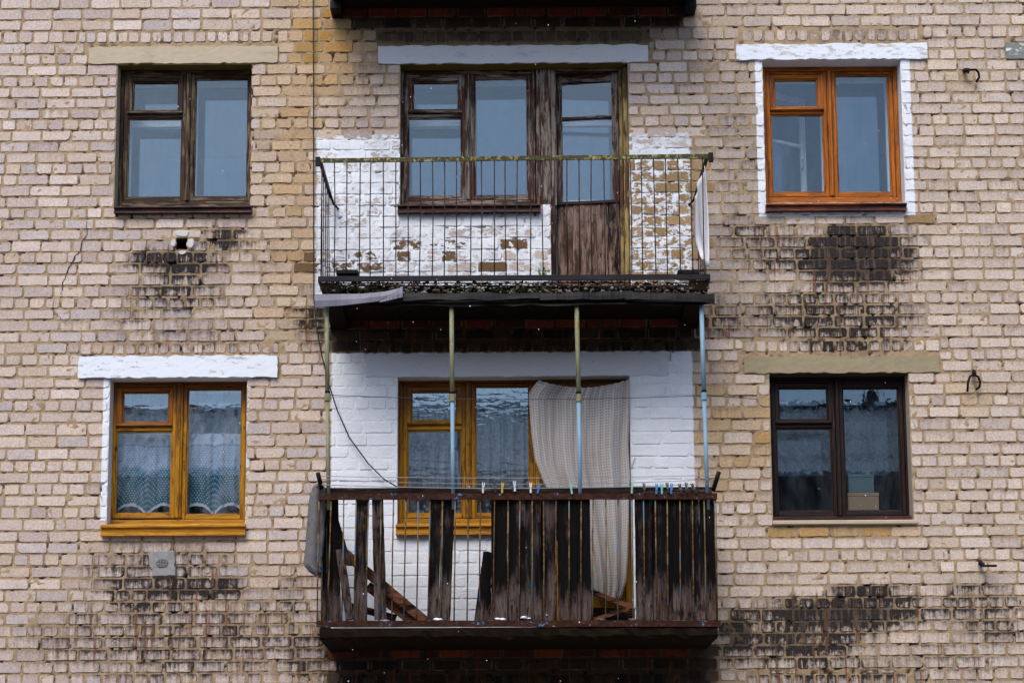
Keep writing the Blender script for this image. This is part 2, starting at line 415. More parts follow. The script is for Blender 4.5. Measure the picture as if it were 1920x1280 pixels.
# ---- mortar sheet with relief and gaps
def vnoise(X,Z,s,seed):
    g_=np.random.default_rng(seed).random((512,512))
    x=X*s+200; z=Z*s+200
    xi=np.floor(x).astype(int); zi=np.floor(z).astype(int); fx=x-xi; fz=z-zi
    fx=fx*fx*(3-2*fx); fz=fz*fz*(3-2*fz)
    a=g_[xi%512,zi%512]; b=g_[(xi+1)%512,zi%512]; c=g_[xi%512,(zi+1)%512]; d=g_[(xi+1)%512,(zi+1)%512]
    return (a*(1-fx)+b*fx)*(1-fz)+(c*(1-fx)+d*fx)*fz
WX0,WX1,WZ0,WZ1=-7.2,7.2,P(960,1450).z,P(960,-190).z

def smooth(x,a,b):
    t=np.clip((x-a)/(b-a),0,1); return t*t*(3-2*t)
def boxw(x,y,x0,x1,y0,y1,f):
    return smooth(x,x0-f,x0+f)*(1-smooth(x,x1-f,x1+f))*smooth(y,y0-f,y0+f)*(1-smooth(y,y1-f,y1+f))
# stains: centre, radii, strength in photo measurements
STAINS=[(335,492,108,36,1.35),(300,488,75,26,1.5),(420,448,42,34,1.3),(330,550,130,46,.75),(340,640,190,60,.42),(245,590,40,30,.6),
        (1605,480,140,74,1.9),(1600,470,125,52,1.7),(1450,470,110,60,.75),(1560,590,200,70,1.0),(1600,645,130,36,1.05),
        (310,1075,180,70,.75),(340,1105,150,26,1.3),(225,1095,46,60,.9),(390,1100,60,36,1.3),(330,1200,320,120,.68),(250,1130,60,30,1.0),
        (1570,1150,200,44,1.6),(1500,1200,170,50,1.3),(1640,1120,110,34,1.2),(1830,1140,110,70,.75),(1560,1265,220,50,.85),(1800,1230,160,80,.4),(1870,1180,50,40,.9),
        (592,600,40,80,1.1),(1352,600,60,50,.75),(1380,1190,66,60,1.5),(588,1225,70,70,1.2),(1600,72,170,20,.6),
        (560,1120,60,80,.5),(1400,440,60,50,.65),(480,480,60,60,.3),(1390,300,60,170,.36),(680,200,60,150,.35),(100,1210,150,80,.35),(500,1180,110,100,.5)]
def stain(x,y):
    s=np.zeros_like(x)
    for cx,cy,rx,ry,k in STAINS:
        d=((x-cx)/rx)**2+((y-cy)/ry)**2
        s=np.maximum(s,k*np.clip(1.12-d,0,1)**1.15)
    s=s*(1-.9*boxw(x,y,1717,1790,395,660,3))
    return s
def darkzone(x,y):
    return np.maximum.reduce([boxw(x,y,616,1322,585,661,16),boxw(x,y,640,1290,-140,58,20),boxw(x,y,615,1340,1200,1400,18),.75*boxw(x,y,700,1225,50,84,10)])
def to_px(x,z):
    q=np.stack([x,np.full_like(x,D),z-EYE],-1)
    zc=q@np.array(f0); return CX+F*(q@np.array(cr))/zc, CY-F*(q@np.array(cu))/zc

xs=np.unique(np.round(np.concatenate([np.arange(WX0,WX1,.018)]+[np.array(o[:2]) for o in OPEN]),4))
zs=np.unique(np.round(np.concatenate([np.arange(WZ0,WZ1,.0165)]+[np.array(o[2:]) for o in OPEN]),4))
XX,ZZ=np.meshgrid(xs,zs)
nz=vnoise(XX,ZZ,38,1); nz2=vnoise(XX,ZZ,14,2); nz3=vnoise(XX,ZZ,26,3); nz4=vnoise(XX,ZZ,3.0,4)
gx,gy=to_px(XX,ZZ)
painted=boxw(gx,gy,622,1302,662,1240,3)
YY=.0050+(nz-.5)*.0115+(nz2-.5)*.005
gap=smooth(nz3+.12*(nz4-.5),.83,.88)*(1-painted)
YY=YY+gap*.03
YY=YY*(1-painted)+painted*(.0035+(nz-.5)*.003)
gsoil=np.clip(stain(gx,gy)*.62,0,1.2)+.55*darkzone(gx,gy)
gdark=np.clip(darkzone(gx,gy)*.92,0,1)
gdark=np.maximum(gdark,gap*.5)
def paint_amount(x,y,jit=0):
    p=np.zeros_like(x)
    p=np.maximum(p,1.6*boxw(x,y,575,1345,640,1300,1))
    up=np.where(x<742,.66,np.where(x<1034,.74,.34))
    up=np.where((x<1034)&(y>455),up-.16*smooth(y,455,500)*np.where(x>742,1,.25),up)
    up=np.where((x>860)&(x<1034)&(y>420),up-.14,up)
    up=np.where(y<282,.66,up); up=np.where((y<300)&(x>1034),.62,up)
    up=np.where(y<262,.44,up)
    p=np.maximum(p,np.where((x>560)&(x<1320)&(y>225)&(y<578),up,0))
    p=np.maximum(p,1.5*boxw(x,y,1405,1725,100,418,1)); p=np.maximum(p,1.5*boxw(x,y,150,215,700,985,1))
    return p
gpaint=paint_amount(gx,gy)
gpaint=np.where(gpaint>0,np.maximum(gpaint,.0)+.08,0)
nx,nzz=len(xs),len(zs)
idx=np.arange(nx*nzz).reshape(nzz,nx)
cxm=(xs[:-1]+xs[1:])/2; czm=(zs[:-1]+zs[1:])/2
CXm,CZm=np.meshgrid(cxm,czm); keep=np.ones_like(CXm,bool)
for o in OPEN: keep&=~((CXm>o[0])&(CXm<o[1])&(CZm>o[2])&(CZm<o[3]))
q=np.stack([idx[:-1,:-1],idx[:-1,1:],idx[1:,1:],idx[1:,:-1]],-1)[keep]
me=bpy.data.meshes.new('wall')
V=np.stack([XX,YY,ZZ],-1).reshape(-1,3)
extra=[]
def ex(x0,x1,z0,z1):
    b=len(V)+len(extra); extra.extend([(x0,.0075,z0),(x1,.0075,z0),(x1,.0075,z1),(x0,.0075,z1)]); return (b,b+1,b+2,b+3)
eq=[ex(-9,9,0,zs[0]),ex(-9,9,zs[-1],11),ex(-9,xs[0],zs[0],zs[-1]),ex(xs[-1],9,zs[0],zs[-1])]
nv=len(V)
V=np.concatenate([V,np.array(extra)]); q=np.concatenate([q,np.array(eq)])
me.vertices.add(len(V)); me.vertices.foreach_set('co',V.astype(np.float32).ravel())
me.loops.add(q.size); me.loops.foreach_set('vertex_index',q.astype(np.int32).ravel())
me.polygons.add(len(q)); me.polygons.foreach_set('loop_start',np.arange(0,q.size,4,dtype=np.int32))
me.update(calc_edges=True)
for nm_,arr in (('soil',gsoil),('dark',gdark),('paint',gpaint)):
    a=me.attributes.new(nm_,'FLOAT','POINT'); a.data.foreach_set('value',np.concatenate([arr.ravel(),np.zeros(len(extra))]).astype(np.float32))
me.polygons.foreach_set('use_smooth',[True]*len(q))
me.materials.append(M_MORTAR)
wall=bpy.data.objects.new('wall',me); link(wall,B,(0,0,0)); tag(wall,'sandy mortar wall the bricks are laid in')
# far flank and roof edge of the block, so that the wall has a body behind it
core=MB(); core.box(-9,-8.6,.05,9,0,11,.01); core.box(8.6,9,.05,9,0,11,.01); core.box(-9,9,8.6,9,0,11,.01); core.box(-9,9,.05,9,11,11.2,.01)
build('outer_wall',core,M_CORE,B)

# ---- bricks
ROWY=[17.7,38.3,59.3,81.7,102.3,122.3,143.3,164,184.3,204.3,224.3,245,265.7,285.7,306.7,327.3,348,369,390,410.7,430.7,451.7,473.3,494.3,515,536.7,558.3,579.3,600,621.7,642.7,664,685.7,707.3,728.3,750,771.7,793.3,817,840.4,863.1,885.4,906.6,928.9,949.8,972.1,995.1,1016.4,1038.3,1061.3,1083.6,1105.6,1127.9,1149.1,1172.1,1193.4,1216.4,1239.4,1262.4]
HEAD={59.3,102.3,143.3,224.3,306.7,390,473.3,558.3,664,750,863.1,906.6,949.8,1038.3,1127.9,1172.1,1262.4}
PHASE={17.7:44,38.3:36,81.7:22,122.3:51,164:22,184.3:8,204.3:20,245:23,265.7:5,285.7:15,327.3:15,348:5,369:15}
SOLD=[(59.3,81.7,162,520),(57.5,81.0,715,1216),(54,79,1392,1730),(642.7,665,150,523),(640,662.5,688,1290),(637,661,1394,1762),(1262.4,1288,640,1290),(1262,1286,1400,1712)]
tops=[P(200,y).z for y in ROWY]
zz=tops[0]; pre=[]
while zz<WZ1: zz+=.1; pre.append(zz)
tops=pre[::-1]+tops; heads=[None]*len(pre)+ROWY
z=tops[-1]
while z>WZ0+.1: z-=.1; tops.append(z); heads.append(None)
tops.append(tops[-1]-.1)
bricks=[]   # x0,x1,z0,z1,kind
sold=[]
for (ya,yb,xa,xb) in SOLD:
    xm=(xa+xb)/2
    sold.append((P(xa,ya).x,P(xb,ya).x,P(xm,yb).z+.010,P(xm,ya).z-.002))
for s in sold:
    x=s[0]+.004
    while x<s[1]-.05:
        w_=.083+random.uniform(-.01,.008)
        if s[1]-x<.12: w_=s[1]-x-.004
        bricks.append([x,x+w_,s[2]+random.uniform(0,.006),s[3]-random.uniform(0,.004),'soldier']); x+=w_+.013+random.uniform(0,.005)
blocks=OBST
for i in range(len(tops)-1):
    zt,zb=tops[i],tops[i+1]; key=heads[i]
    head=(key in HEAD) if key is not None else (i%4==1)
    pitch=.1325 if head else .2635
    ph=PHASE.get(key, random.choice([4,14,22,30,38,46,53])+random.uniform(-3,3)) if not head else random.uniform(0,28)
    x=P(ph,key or 600).x-pitch*22
    while x<WX0: x+=pitch
    while x<WX1:
        pj=pitch+random.uniform(-.008,.008)
        if random.random()<.04 and not head: pj=.1325
        gap_=random.uniform(.009,.017)
        x0,x1=x,x+pj-gap_
        za,zc=zb+random.uniform(.008,.013),zt-random.uniform(0,.003)
        bricks.append([x0,x1,za,zc,'header' if pj<.2 else 'stretcher']); x+=pj
def clip(b,o,mx=.004,mz=.004):
    x0,x1,z0,z1,k=b; ox0,ox1,oz0,oz1=o[0]-mx,o[1]+mx,o[2]-mz,o[3]+mz
    if x1<=ox0 or x0>=ox1 or z1<=oz0 or z0>=oz1: return [b]
    zin=min(z1,oz1)-max(z0,oz0); 
    if zin<.3*(z1-z0) and zin<.04:
        if z1>oz1: return [[x0,x1,oz1,z1,k]]
        return [[x0,x1,z0,oz0,k]]
    out=[]
    if ox0-x0>.035: out.append([x0,ox0,z0,z1,k])
    if x1-ox1>.035: out.append([ox1,x1,z0,z1,k])
    if z1-oz1>.03 and x0>ox0-.1 and x1<ox1+.1: out.append([max(x0,ox0),min(x1,ox1),oz1,z1,k])
    if oz0-z0>.03 and x0>ox0-.1 and x1<ox1+.1: out.append([max(x0,ox0),min(x1,ox1),z0,oz0,k])
    return out
res=[]
for b in bricks:
    cur=[b]
    obs=[(o,.003) for o in OPEN]+[(l[0],.008) for l in LINT]
    if b[4]!='soldier': obs=obs+[(s,.006) for s in sold]
    for o,mm in obs:
        nxt=[]
        for c in cur: nxt+=clip(c,o,mm,mm)
        cur=nxt
    res+=[c for c in cur if c[1]-c[0]>.035 and c[3]-c[2]>.025]
bricks=res
# widen narrow leftovers: merge neighbours thinner than 6 cm into the gap next to them is left as cut bricks

TINTS=[(206,185,168),(202,181,166),(208,187,167),(193,173,160),(205,182,160),(198,181,171),(213,193,177),(203,182,166),(207,186,170)]
REDZ=[(P(200,a_).z+P(200,b_).z)/2 for a_,b_ in ((600,621.7),(17.7,38.3),(1216.4,1239.4))]
def brick_look(b):
    x=np.array([(b[0]+b[1])/2]); zc=np.array([(b[2]+b[3])/2]); px,py=to_px(x,zc); fx,fy=float(px[0]),float(py[0])
    t=np.array(random.choice(TINTS),float)*np.array((1,1.008,1.035))+np.array([1,1,1])*random.uniform(-12,8)
    if fx>1280: t=t*.6+np.array((207,189,169))*.4+random.uniform(-8,8)
    och=max(math.exp(-((fx-610)/75)**2)*float(smooth(np.array(-fy),-230,-120)),
            .55*math.exp(-((fx-555)/60)**2)*float(boxw(px,py,300,700,60,640,40)[0]),
            .75*float(boxw(px,py,1315,1445,660,930,25)[0])*random.random(),
            .8*float(boxw(px,py,1455,1700,976,1003,3)[0]),
            .7*math.exp(-((fx-1825)/28)**2-((fy-740)/35)**2),.5*math.exp(-((fx-1810)/20)**2-((fy-150)/22)**2))
    och*=random.uniform(.35,1.1)
    t=t*(1-min(1,och))+np.array(random.choice([(176,132,72),(190,148,92),(168,128,64)]))*min(1,och)
    if fx>1310 and fx<1450 and fy<640: t=t*.9
    t=t*(1-.10*min(1,float(stain(px,py)[0])))
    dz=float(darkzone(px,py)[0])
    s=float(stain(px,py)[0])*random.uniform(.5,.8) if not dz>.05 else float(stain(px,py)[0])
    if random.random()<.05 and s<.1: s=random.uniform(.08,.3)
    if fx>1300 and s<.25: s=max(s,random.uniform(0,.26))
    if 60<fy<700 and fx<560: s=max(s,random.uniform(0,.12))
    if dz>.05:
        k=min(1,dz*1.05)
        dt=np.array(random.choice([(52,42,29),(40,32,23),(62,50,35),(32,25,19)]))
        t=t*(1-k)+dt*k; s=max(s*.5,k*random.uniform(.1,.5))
    red=632<fx<1304 and any(abs(zc[0]-q_)<.03 for q_ in REDZ)
    if red:
        t=np.array(random.choice([(112,46,24),(92,38,22),(70,32,22),(124,54,28)]),float); s=random.uniform(.25,.7)
    if 700<fx<1225 and 33<fy<84: s=max(s*.8,random.uniform(.1,.5)); 
    p=float(paint_amount(px,py)[0])
    if 0<p<1.2:
        p=p+random.uniform(-.2,.16)
        if 560<fx<1030 and 440<fy<520 and random.random()<.35: p-=.25; t=np.array((112,86,60),float); 
        elif fx>1034 and fy>300: t=np.array(random.choice([(168,140,104),(156,128,92),(150,124,88)]),float)
        s=min(s,.25)
        p=max(p,.02)
    t=np.clip(t,0,255)
    return tuple(lin(q_) for q_ in t),s,p
def brick_mesh(mb,b,tints):
    x0,x1,z0,z1,k=b; tint,s,p=brick_look(b)
    W,H=x1-x0,z1-z0
    cr_=[min(random.uniform(.006,.02),W*.3,H*.35) for _ in range(4)]
    if random.random()<.16: cr_[random.randrange(4)]=min(random.uniform(.02,.042),W*.45,H*.6)
    pts=[]
    def corner(cx,cz,sx,sz,r):
        a=[(cx,cz-sz*r),(cx-sx*r*.32,cz-sz*r*.3),(cx-sx*r,cz)]
        return a
    j=lambda a=.0025: random.uniform(-a,a)
    nl=2 if W>.15 else 1
    c0=corner(x0,z0,-1,-1,cr_[0]); c1=corner(x1,z0,1,-1,cr_[1]); c2=corner(x1,z1,1,1,cr_[2]); c3=corner(x0,z1,-1,1,cr_[3])
    pts+=c0
    for q_ in range(nl): pts.append((x0+W*(q_+1)/(nl+1)+j(.03),z0+abs(j(.004))))
    pts+=c1[::-1]
    pts+=c2
    for q_ in range(nl): pts.append((x1-W*(q_+1)/(nl+1)+j(.03),z1-abs(j(.003))))
    pts+=c3[::-1]
    pts=[(a+j(),c+j(.0018)) for a,c in pts]
    n=len(pts); fr=random.uniform(-.0035,.002); cxm_,czm_=(x0+x1)/2,(z0+z1)/2
    ins=random.uniform(.0025,.0055); tx,tz=random.uniform(-.01,.01),random.uniform(-.02,.02)
    back=[(a,.022,c) for a,c in pts]
    front=[]
    for a,c in pts:
        da,dc=cxm_-a,czm_-c
        a2=a+math.copysign(min(ins,abs(da)),da); c2_=c+math.copysign(min(ins,abs(dc)),dc)
        front.append((a2,fr+tx*(a2-cxm_)+tz*(c2_-czm_),c2_))
    fs=[(i,(i+1)%n,n+(i+1)%n,n+i) for i in range(n)]+[tuple(range(n,2*n))]
    vs=back+front
    jit=random.uniform(.7,1.2)
    va=np.array(vs); ax_,ay_=to_px(va[:,0],va[:,2]); sv=stain(ax_,ay_)*jit
    sv=list(np.maximum(sv,min(s,.3))) if p<=0 and s<=9 else ([s]*(2*n))
    mb.add(vs,fs,0,soil=sv,paint=[p]*(2*n),bz=[(v[2]-z0)/H for v in vs],bx=[(v[0]-x0)/W for v in vs])
    tints+= [tint]*(2*n)
def add_tint(o,tints):
    a=o.data.attributes.new('tint','FLOAT_COLOR','POINT')
    a.data.foreach_set('color',np.concatenate([np.array(tints),np.ones((len(tints),1))],1).astype(np.float32).ravel())
# the 300 that show largest stand as bricks of their own, the rest are one piece
def visible(b):
    px,py=to_px(np.array([b[0],b[1]]),np.array([b[2],b[3]]))
    if px[0]<3 or px[1]>1917 or py.min()<3 or py.max()>1277: return 0
    if px[1]>592 and px[0]<1350 and (py.max()>500 and py.min()<600 or py.max()>915 or py.min()<20): return 0
    return abs((px[1]-px[0])*(py[0]-py[1]))
order=sorted(range(len(bricks)),key=lambda i:-visible(bricks[i]))
single=set(order[:300])
mbA=MB(); tA=[]
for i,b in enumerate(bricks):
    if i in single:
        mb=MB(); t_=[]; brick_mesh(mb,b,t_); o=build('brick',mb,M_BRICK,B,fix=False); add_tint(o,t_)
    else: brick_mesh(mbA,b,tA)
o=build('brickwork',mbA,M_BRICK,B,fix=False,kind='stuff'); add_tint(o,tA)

for r_,mat,pr,lab in LINT:
    mb=MB(); x0,x1,z0,z1=r_
    n=14; rows=[]
    prof=[(.03,0,0),(-pr+.004,0,0),(-pr,.005,.005)]
    # uneven front: a grid with small waves, closed at the rim
    gx_=np.linspace(x0,x1,40); gz_=np.linspace(z0,z1,7)
    rows=[]
    for a,zv in enumerate([z0]+list(gz_)+[z1]):
        row=[]
        for c_,xv in enumerate([x0]+list(gx_)+[x1]):
            rim=a in (0,8) or c_ in (0,41)
            jz=0 if rim else (random.uniform(-.009,.005) if a in (1,7) else 0)
            row.append((xv+(0 if 1<c_<40 else random.uniform(-.003,.003)),.03 if rim else -pr+random.uniform(-.0006,.0008),zv+jz))
        rows.append(row)
    mb.grid(rows); build('lintel',mb,mat,B,label=lab,fix=False)

# ---- reveals and rooms behind the openings
def reveal(o,ml,mr,mt,mb_,depth=.34,front=.006):
    m=MB(); t=.03; x0,x1,z0,z1=o
    m.box(x0-t,x0,front,depth,z0-t,z1+t,.001,0); m.box(x1,x1+t,front,depth,z0-t,z1+t,.001,1)
    m.box(x0,x1,front,depth,z1,z1+t,.001,2); m.box(x0,x1,front,depth,z0-t,z0,.001,3)
    build('reveal',m,[ml,mr,mt,mb_],B)
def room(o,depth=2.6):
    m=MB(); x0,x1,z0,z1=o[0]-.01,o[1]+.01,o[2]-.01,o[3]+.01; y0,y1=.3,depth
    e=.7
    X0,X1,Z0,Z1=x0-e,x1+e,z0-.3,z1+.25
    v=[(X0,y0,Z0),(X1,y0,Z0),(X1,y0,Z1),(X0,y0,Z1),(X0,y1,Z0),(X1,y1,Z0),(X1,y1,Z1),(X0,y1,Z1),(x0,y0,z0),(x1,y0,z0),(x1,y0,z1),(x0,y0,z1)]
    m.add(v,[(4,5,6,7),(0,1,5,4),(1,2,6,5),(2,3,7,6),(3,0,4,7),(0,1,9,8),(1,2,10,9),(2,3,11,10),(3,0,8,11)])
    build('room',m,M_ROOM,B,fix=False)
def union(a,b): return (min(a[0],b[0]),max(a[1],b[1]),min(a[2],b[2]),max(a[3],b[3]))
reveal(O1,M_REV_STONE,M_REV_DARK,M_REV_OCHRE,M_REV_DARK); reveal(O4,M_REV_WHITE,M_REV_WHITE,M_REV_WHITE,M_REV_DARK)
reveal(O5,M_REV_WHITE,M_REV_WHITE,M_REV_WHITE,M_REV_WHITE); reveal(O6,M_REV_STONE,M_REV_STONE,M_REV_DARK,M_REV_STONE)
for a,b,l,r_,t in ((O2,O2D,M_REV_STONE,M_REV_STONE,M_REV_OCHRE),(O3,O3D,M_REV_WHITE,M_REV_WHITE,M_REV_WHITE)):
    u=union(a,b); m=MB(); t_=.03
    m.box(u[0]-t_,u[0],.006,.34,a[2]-t_,u[3]+t_,.001,0); m.box(u[1],u[1]+t_,.006,.34,u[2]-t_,u[3]+t_,.001,1)
    m.box(u[0],u[1],.006,.34,u[3],u[3]+t_,.001,2); m.box(a[0],a[1],.006,.34,a[2]-t_,a[2],.001,0)
    m.box(a[1]-t_,a[1],.006,.34,u[2],a[2]-t_-.001,.001,0)
    build('reveal',m,[l,r_,t],B)
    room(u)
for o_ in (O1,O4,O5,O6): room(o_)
m=MB(); x0,x1,z0,z1=OV
m.add([(x0,0.005,z0),(x1,.005,z0),(x1,.005,z1),(x0,.005,z1),(x0,.3,z0),(x1,.3,z0),(x1,.3,z1),(x0,.3,z1)],[(4,5,6,7),(0,1,5,4),(1,2,6,5),(2,3,7,6),(3,0,4,7)])
build('vent_hole',m,M_REV_DARK,B,fix=False,label='small square vent hole patched with white plaster')
# plaster dabs round the vent hole
m=MB()
for (x,y,rx,ry) in ((341,438,17,8),(325,455,6,10),(357,456,8,11),(342,473,10,5)):
    c=P(x,y,0.004); n=12; sx,sz=rx*.0047,ry*.0047
    ring=[(c.x+math.cos(2*math.pi*k/n)*sx*random.uniform(.8,1.1),.012,c.z+math.sin(2*math.pi*k/n)*sz*random.uniform(.8,1.1)) for k in range(n)]
    ring2=[(c.x+(p[0]-c.x)*.75,-.008+random.uniform(-.002,.002),c.z+(p[2]-c.z)*.75) for p in ring]
    m.add(ring+ring2,[(k,(k+1)%n,n+(k+1)%n,n+k) for k in range(n)]+[tuple(range(n,2*n))])
build('plaster_patch',m,M_PLASTER,B,label='white plaster patch round the vent hole')
# crack in the left part of the wall: thin dark wedge-shaped cleft
def crack(pts,wd):
    m=MB(); rows=[]
    fine=[]
    for a,b in zip(pts[:-1],pts[1:]):
        for k in range(6):
            t=k/6; fine.append((a[0]+(b[0]-a[0])*t+random.uniform(-1.2,1.2),a[1]+(b[1]-a[1])*t))
    fine.append(pts[-1])
    for i,(x,y) in enumerate(fine):
        w_=wd*(.35+.65*math.sin(math.pi*min(1,max(0,i/len(fine)))))*random.uniform(.5,1.3)
        a=P(x-w_,y,.006); b=P(x+w_,y,.006); mid=P(x,y,.0055)
        rows.append([a,mid,b])
    m.grid(rows); build('crack',m,M_WIRE,B,fix=False)
crack([(162,415),(164,440),(154,452),(150,470),(140,482),(128,505),(118,530),(114,553)],1.3)
crack([(102,560),(99,582),(112,594),(120,606)],.6)
crack([(147,1088),(150,1110)],.6)

# ---- windows
def put(m,x0,x1,y0,y1,z0,z1,mi,c=.004):
    if x1-x0>.003 and z1-z0>.003: m.box(x0,x1,y0,y1,z0,z1,c,mi)
GD=-.145
def sash(name,parent,mats,out,inn,y0,y1,label=None,mid=None,gapm=.0025):
    m=MB(); a0,a1,b0,b1=out[0]+gapm,out[1]-gapm,out[2]+gapm,out[3]-gapm
    put(m,a0,inn[0],y0,y1,b0,b1,0); put(m,inn[1],a1,y0,y1,b0,b1,0)
    put(m,inn[0],inn[1],y0+.002,y1,inn[3],b1,1); put(m,inn[0],inn[1],y0+.002,y1,b0,inn[2],1)
    if mid: put(m,inn[0],inn[1],y0+.002,y1,mid[0],mid[1],1)
    # glazing putty bead
    e=.012
    put(m,inn[0],inn[0]+e,y0+.012,y1-.002,inn[2],inn[3],0,.004); put(m,inn[1]-e,inn[1],y0+.012,y1-.002,inn[2],inn[3],0,.004)
    put(m,inn[0]+e,inn[1]-e,y0+.0125,y1-.002,inn[3]-e,inn[3],1,.004); put(m,inn[0]+e,inn[1]-e,y0+.0125,y1-.002,inn[2],inn[2]+e,1,.004)
    return build(name,m,mats,parent,label=label)
def pane(name,parent,r,y,mat,th_=.004,tilt=0):
    m=MB(); x0,x1,z0,z1=r
    m.add([(x0,y,z0),(x1,y,z0),(x1,y,z1),(x0,y,z1),(x0,y+th_,z0),(x1,y+th_,z0),(x1,y+th_,z1),(x0,y+th_,z1)],
          [(0,1,2,3),(5,4,7,6),(4,0,3,7),(1,5,6,2),(3,2,6,7),(4,5,1,0)])
    return build(name,m,mat,parent,fix=False)
def grow(r,l,rr,b,t): return (r[0]-l,r[1]+rr,r[2]-b,r[3]+t)
def window(O,g1,g2,g3,mats,label,gm=M_GLASS,mats_v=None,mats_top=None,inner=True,yF=.118,left_inner=True,inner_mats=None,Rx=None,gm3=None,gin=None):
    G1,G2,G3=rect(*g1,GD),rect(*g2,GD),rect(*g3,GD)
    L=(G2[0]-.036,G2[1]+.034,G2[2]-.042,max(G1[3]+.07,G3[3]+.03))
    Rr=(G3[0]-.034,G3[1]+.036,G3[2]-.042,L[3])
    O=(O[0]+.002,(O[1] if Rx is None else Rx)-.002,O[2]+.002,O[3]-.002)
    m=MB(); y0,y1=yF,yF+.06
    put(m,O[0],L[0],y0,y1,O[2],O[3],0,.006); put(m,Rr[1],O[1],y0,y1,O[2],O[3],0,.006)
    put(m,L[0],Rr[1],y0+.003,y1,L[3],O[3],1,.006); put(m,L[0],Rr[1],y0+.003,y1,O[2],min(L[2],Rr[2]),1,.006)
    put(m,L[1],Rr[0],y0-.004,y1,L[2],L[3],0,.006)
    mx=(L[1]+Rr[0])/2; put(m,mx-.012,mx+.012,y0-.016,y0-.003,L[2],L[3],0,.004)
    win=build('window',m,mats,B,label=label)
    V=(G2[0]-.006,G2[1]+.006,G1[2]-.036,G1[3]+.038)
    s1=MB(); ys,ye=yF+.012,yF+.055; e=.0025
    put(s1,L[0]+e,G2[0],ys,ye,L[2]+e,L[3]-e,0); put(s1,G2[1],L[1]-e,ys,ye,L[2]+e,L[3]-e,0)
    put(s1,G2[0],G2[1],ys+.002,ye,L[2]+e,G2[2],1); put(s1,G2[0],G2[1],ys+.002,ye,G2[3],V[2],1); put(s1,G2[0],G2[1],ys+.002,ye,V[3],L[3]-e,1)
    b=.012
    put(s1,G2[0],G2[0]+b,ys+.012,ye-.004,G2[2],G2[3],0); put(s1,G2[1]-b,G2[1],ys+.012,ye-.004,G2[2],G2[3],0)
    put(s1,G2[0]+b,G2[1]-b,ys+.0125,ye-.004,G2[2],G2[2]+b,1); put(s1,G2[0]+b,G2[1]-b,ys+.0125,ye-.004,G2[3]-b,G2[3],1)
    build('sash',s1,mats,win)
    sash('vent_sash',win,mats_v or mats,V,G1,yF+.004,yF+.045)
    dr=MB(); put(dr,V[0]+.004,V[1]-.004,yF-.012,yF+.003,V[2]+.004,V[2]+.022,0,.004); build('drip_rail',dr,(mats_v or mats)[1],win)
    sash('sash',win,mats,Rr,G3,yF+.012,yF+.055)
    pane('pane',win,grow(G1,.004,.004,.004,.004),yF+.03,gm); pane('pane',win,grow(G2,.004,.004,.004,.004),yF+.034,gm); pane('pane',win,grow(G3,.004,.004,.004,.004),yF+.034,gm3 or gm)
    if inner:
        im=inner_mats or W_WHITE; i=MB(); a=.02
        IO=(O[0],O[1],O[2],O[3]); I1=grow(G2,.012,.012,.02,-.0); I3=grow(G3,.012,.012,.02,.0)
        zt=max(G1[3],G3[3])+.02; ya,yb=.325,.365
        put(i,IO[0],I1[0],ya,yb,IO[2],IO[3],0); put(i,I3[1],IO[1],ya,yb,IO[2],IO[3],0); put(i,I1[1],I3[0],ya,yb,IO[2],IO[3],0)
        put(i,I1[0],I1[1],ya+.002,yb,IO[2],I1[2],1); put(i,I3[0],I3[1],ya+.002,yb,IO[2],I3[2],1)
        put(i,I1[0],I1[1],ya+.002,yb,zt,IO[3],1); put(i,I3[0],I3[1],ya+.002,yb,zt,IO[3],1)
        zm=(G1[2]+G2[3])/2
        if left_inner: put(i,I1[0],I1[1],ya+.002,yb,zm-.03,zm+.03,1)
        build('inner_frame',i,im,win)
        if left_inner: pane('inner_pane',win,(I1[0]-.003,I1[1]+.003,I1[2]-.003,zm-.027),.345,gin or M_GLASSIN); pane('inner_pane',win,(I1[0]-.003,I1[1]+.003,zm+.027,zt+.003),.345,gin or M_GLASSIN)
        pane('inner_pane',win,(I3[0]-.003,I3[1]+.003,I3[2]-.003,zt+.003),.345,gin or M_GLASSIN)
    return win,(G1,G2,G3,L,Rr)
def sill(win,x0,x1,yt,yb,mats,proud=.055,label=None,slope=.02):
    """sloping weather board below a window: top board and drip nose"""
    a=P(x0,(yt+yb)/2,proud); b=P(x1,(yt+yb)/2,proud); zt=(P(x0,yt,proud).z+P(x1,yt,proud).z)/2; zb=(P(x0,yb,proud).z+P(x1,yb,proud).z)/2
    h=zt-zb; m=MB(); n=16
    prof=[(.16,zt+slope),(-proud+.006,zt-h*.28),(-proud,zt-h*.36),(-proud,zt-h*.44),(-proud+.02,zt-h*.52),(-proud+.02,zt-h*.80),(-proud+.006,zt-h*.86),(-proud+.004,zb),(.02,zb)]
    rows=[[(a.x+(b.x-a.x)*i/n,p[0],p[1]+random.uniform(-.0012,.0012)) for i in range(n+1)] for p in prof]
    m.grid(rows)
    k=len(prof); m.add([r[0] for r in rows],[tuple(range(k))]); m.add([r[-1] for r in rows],[tuple(range(k))])
    return build('sill',m,mats[1],win,label=label)

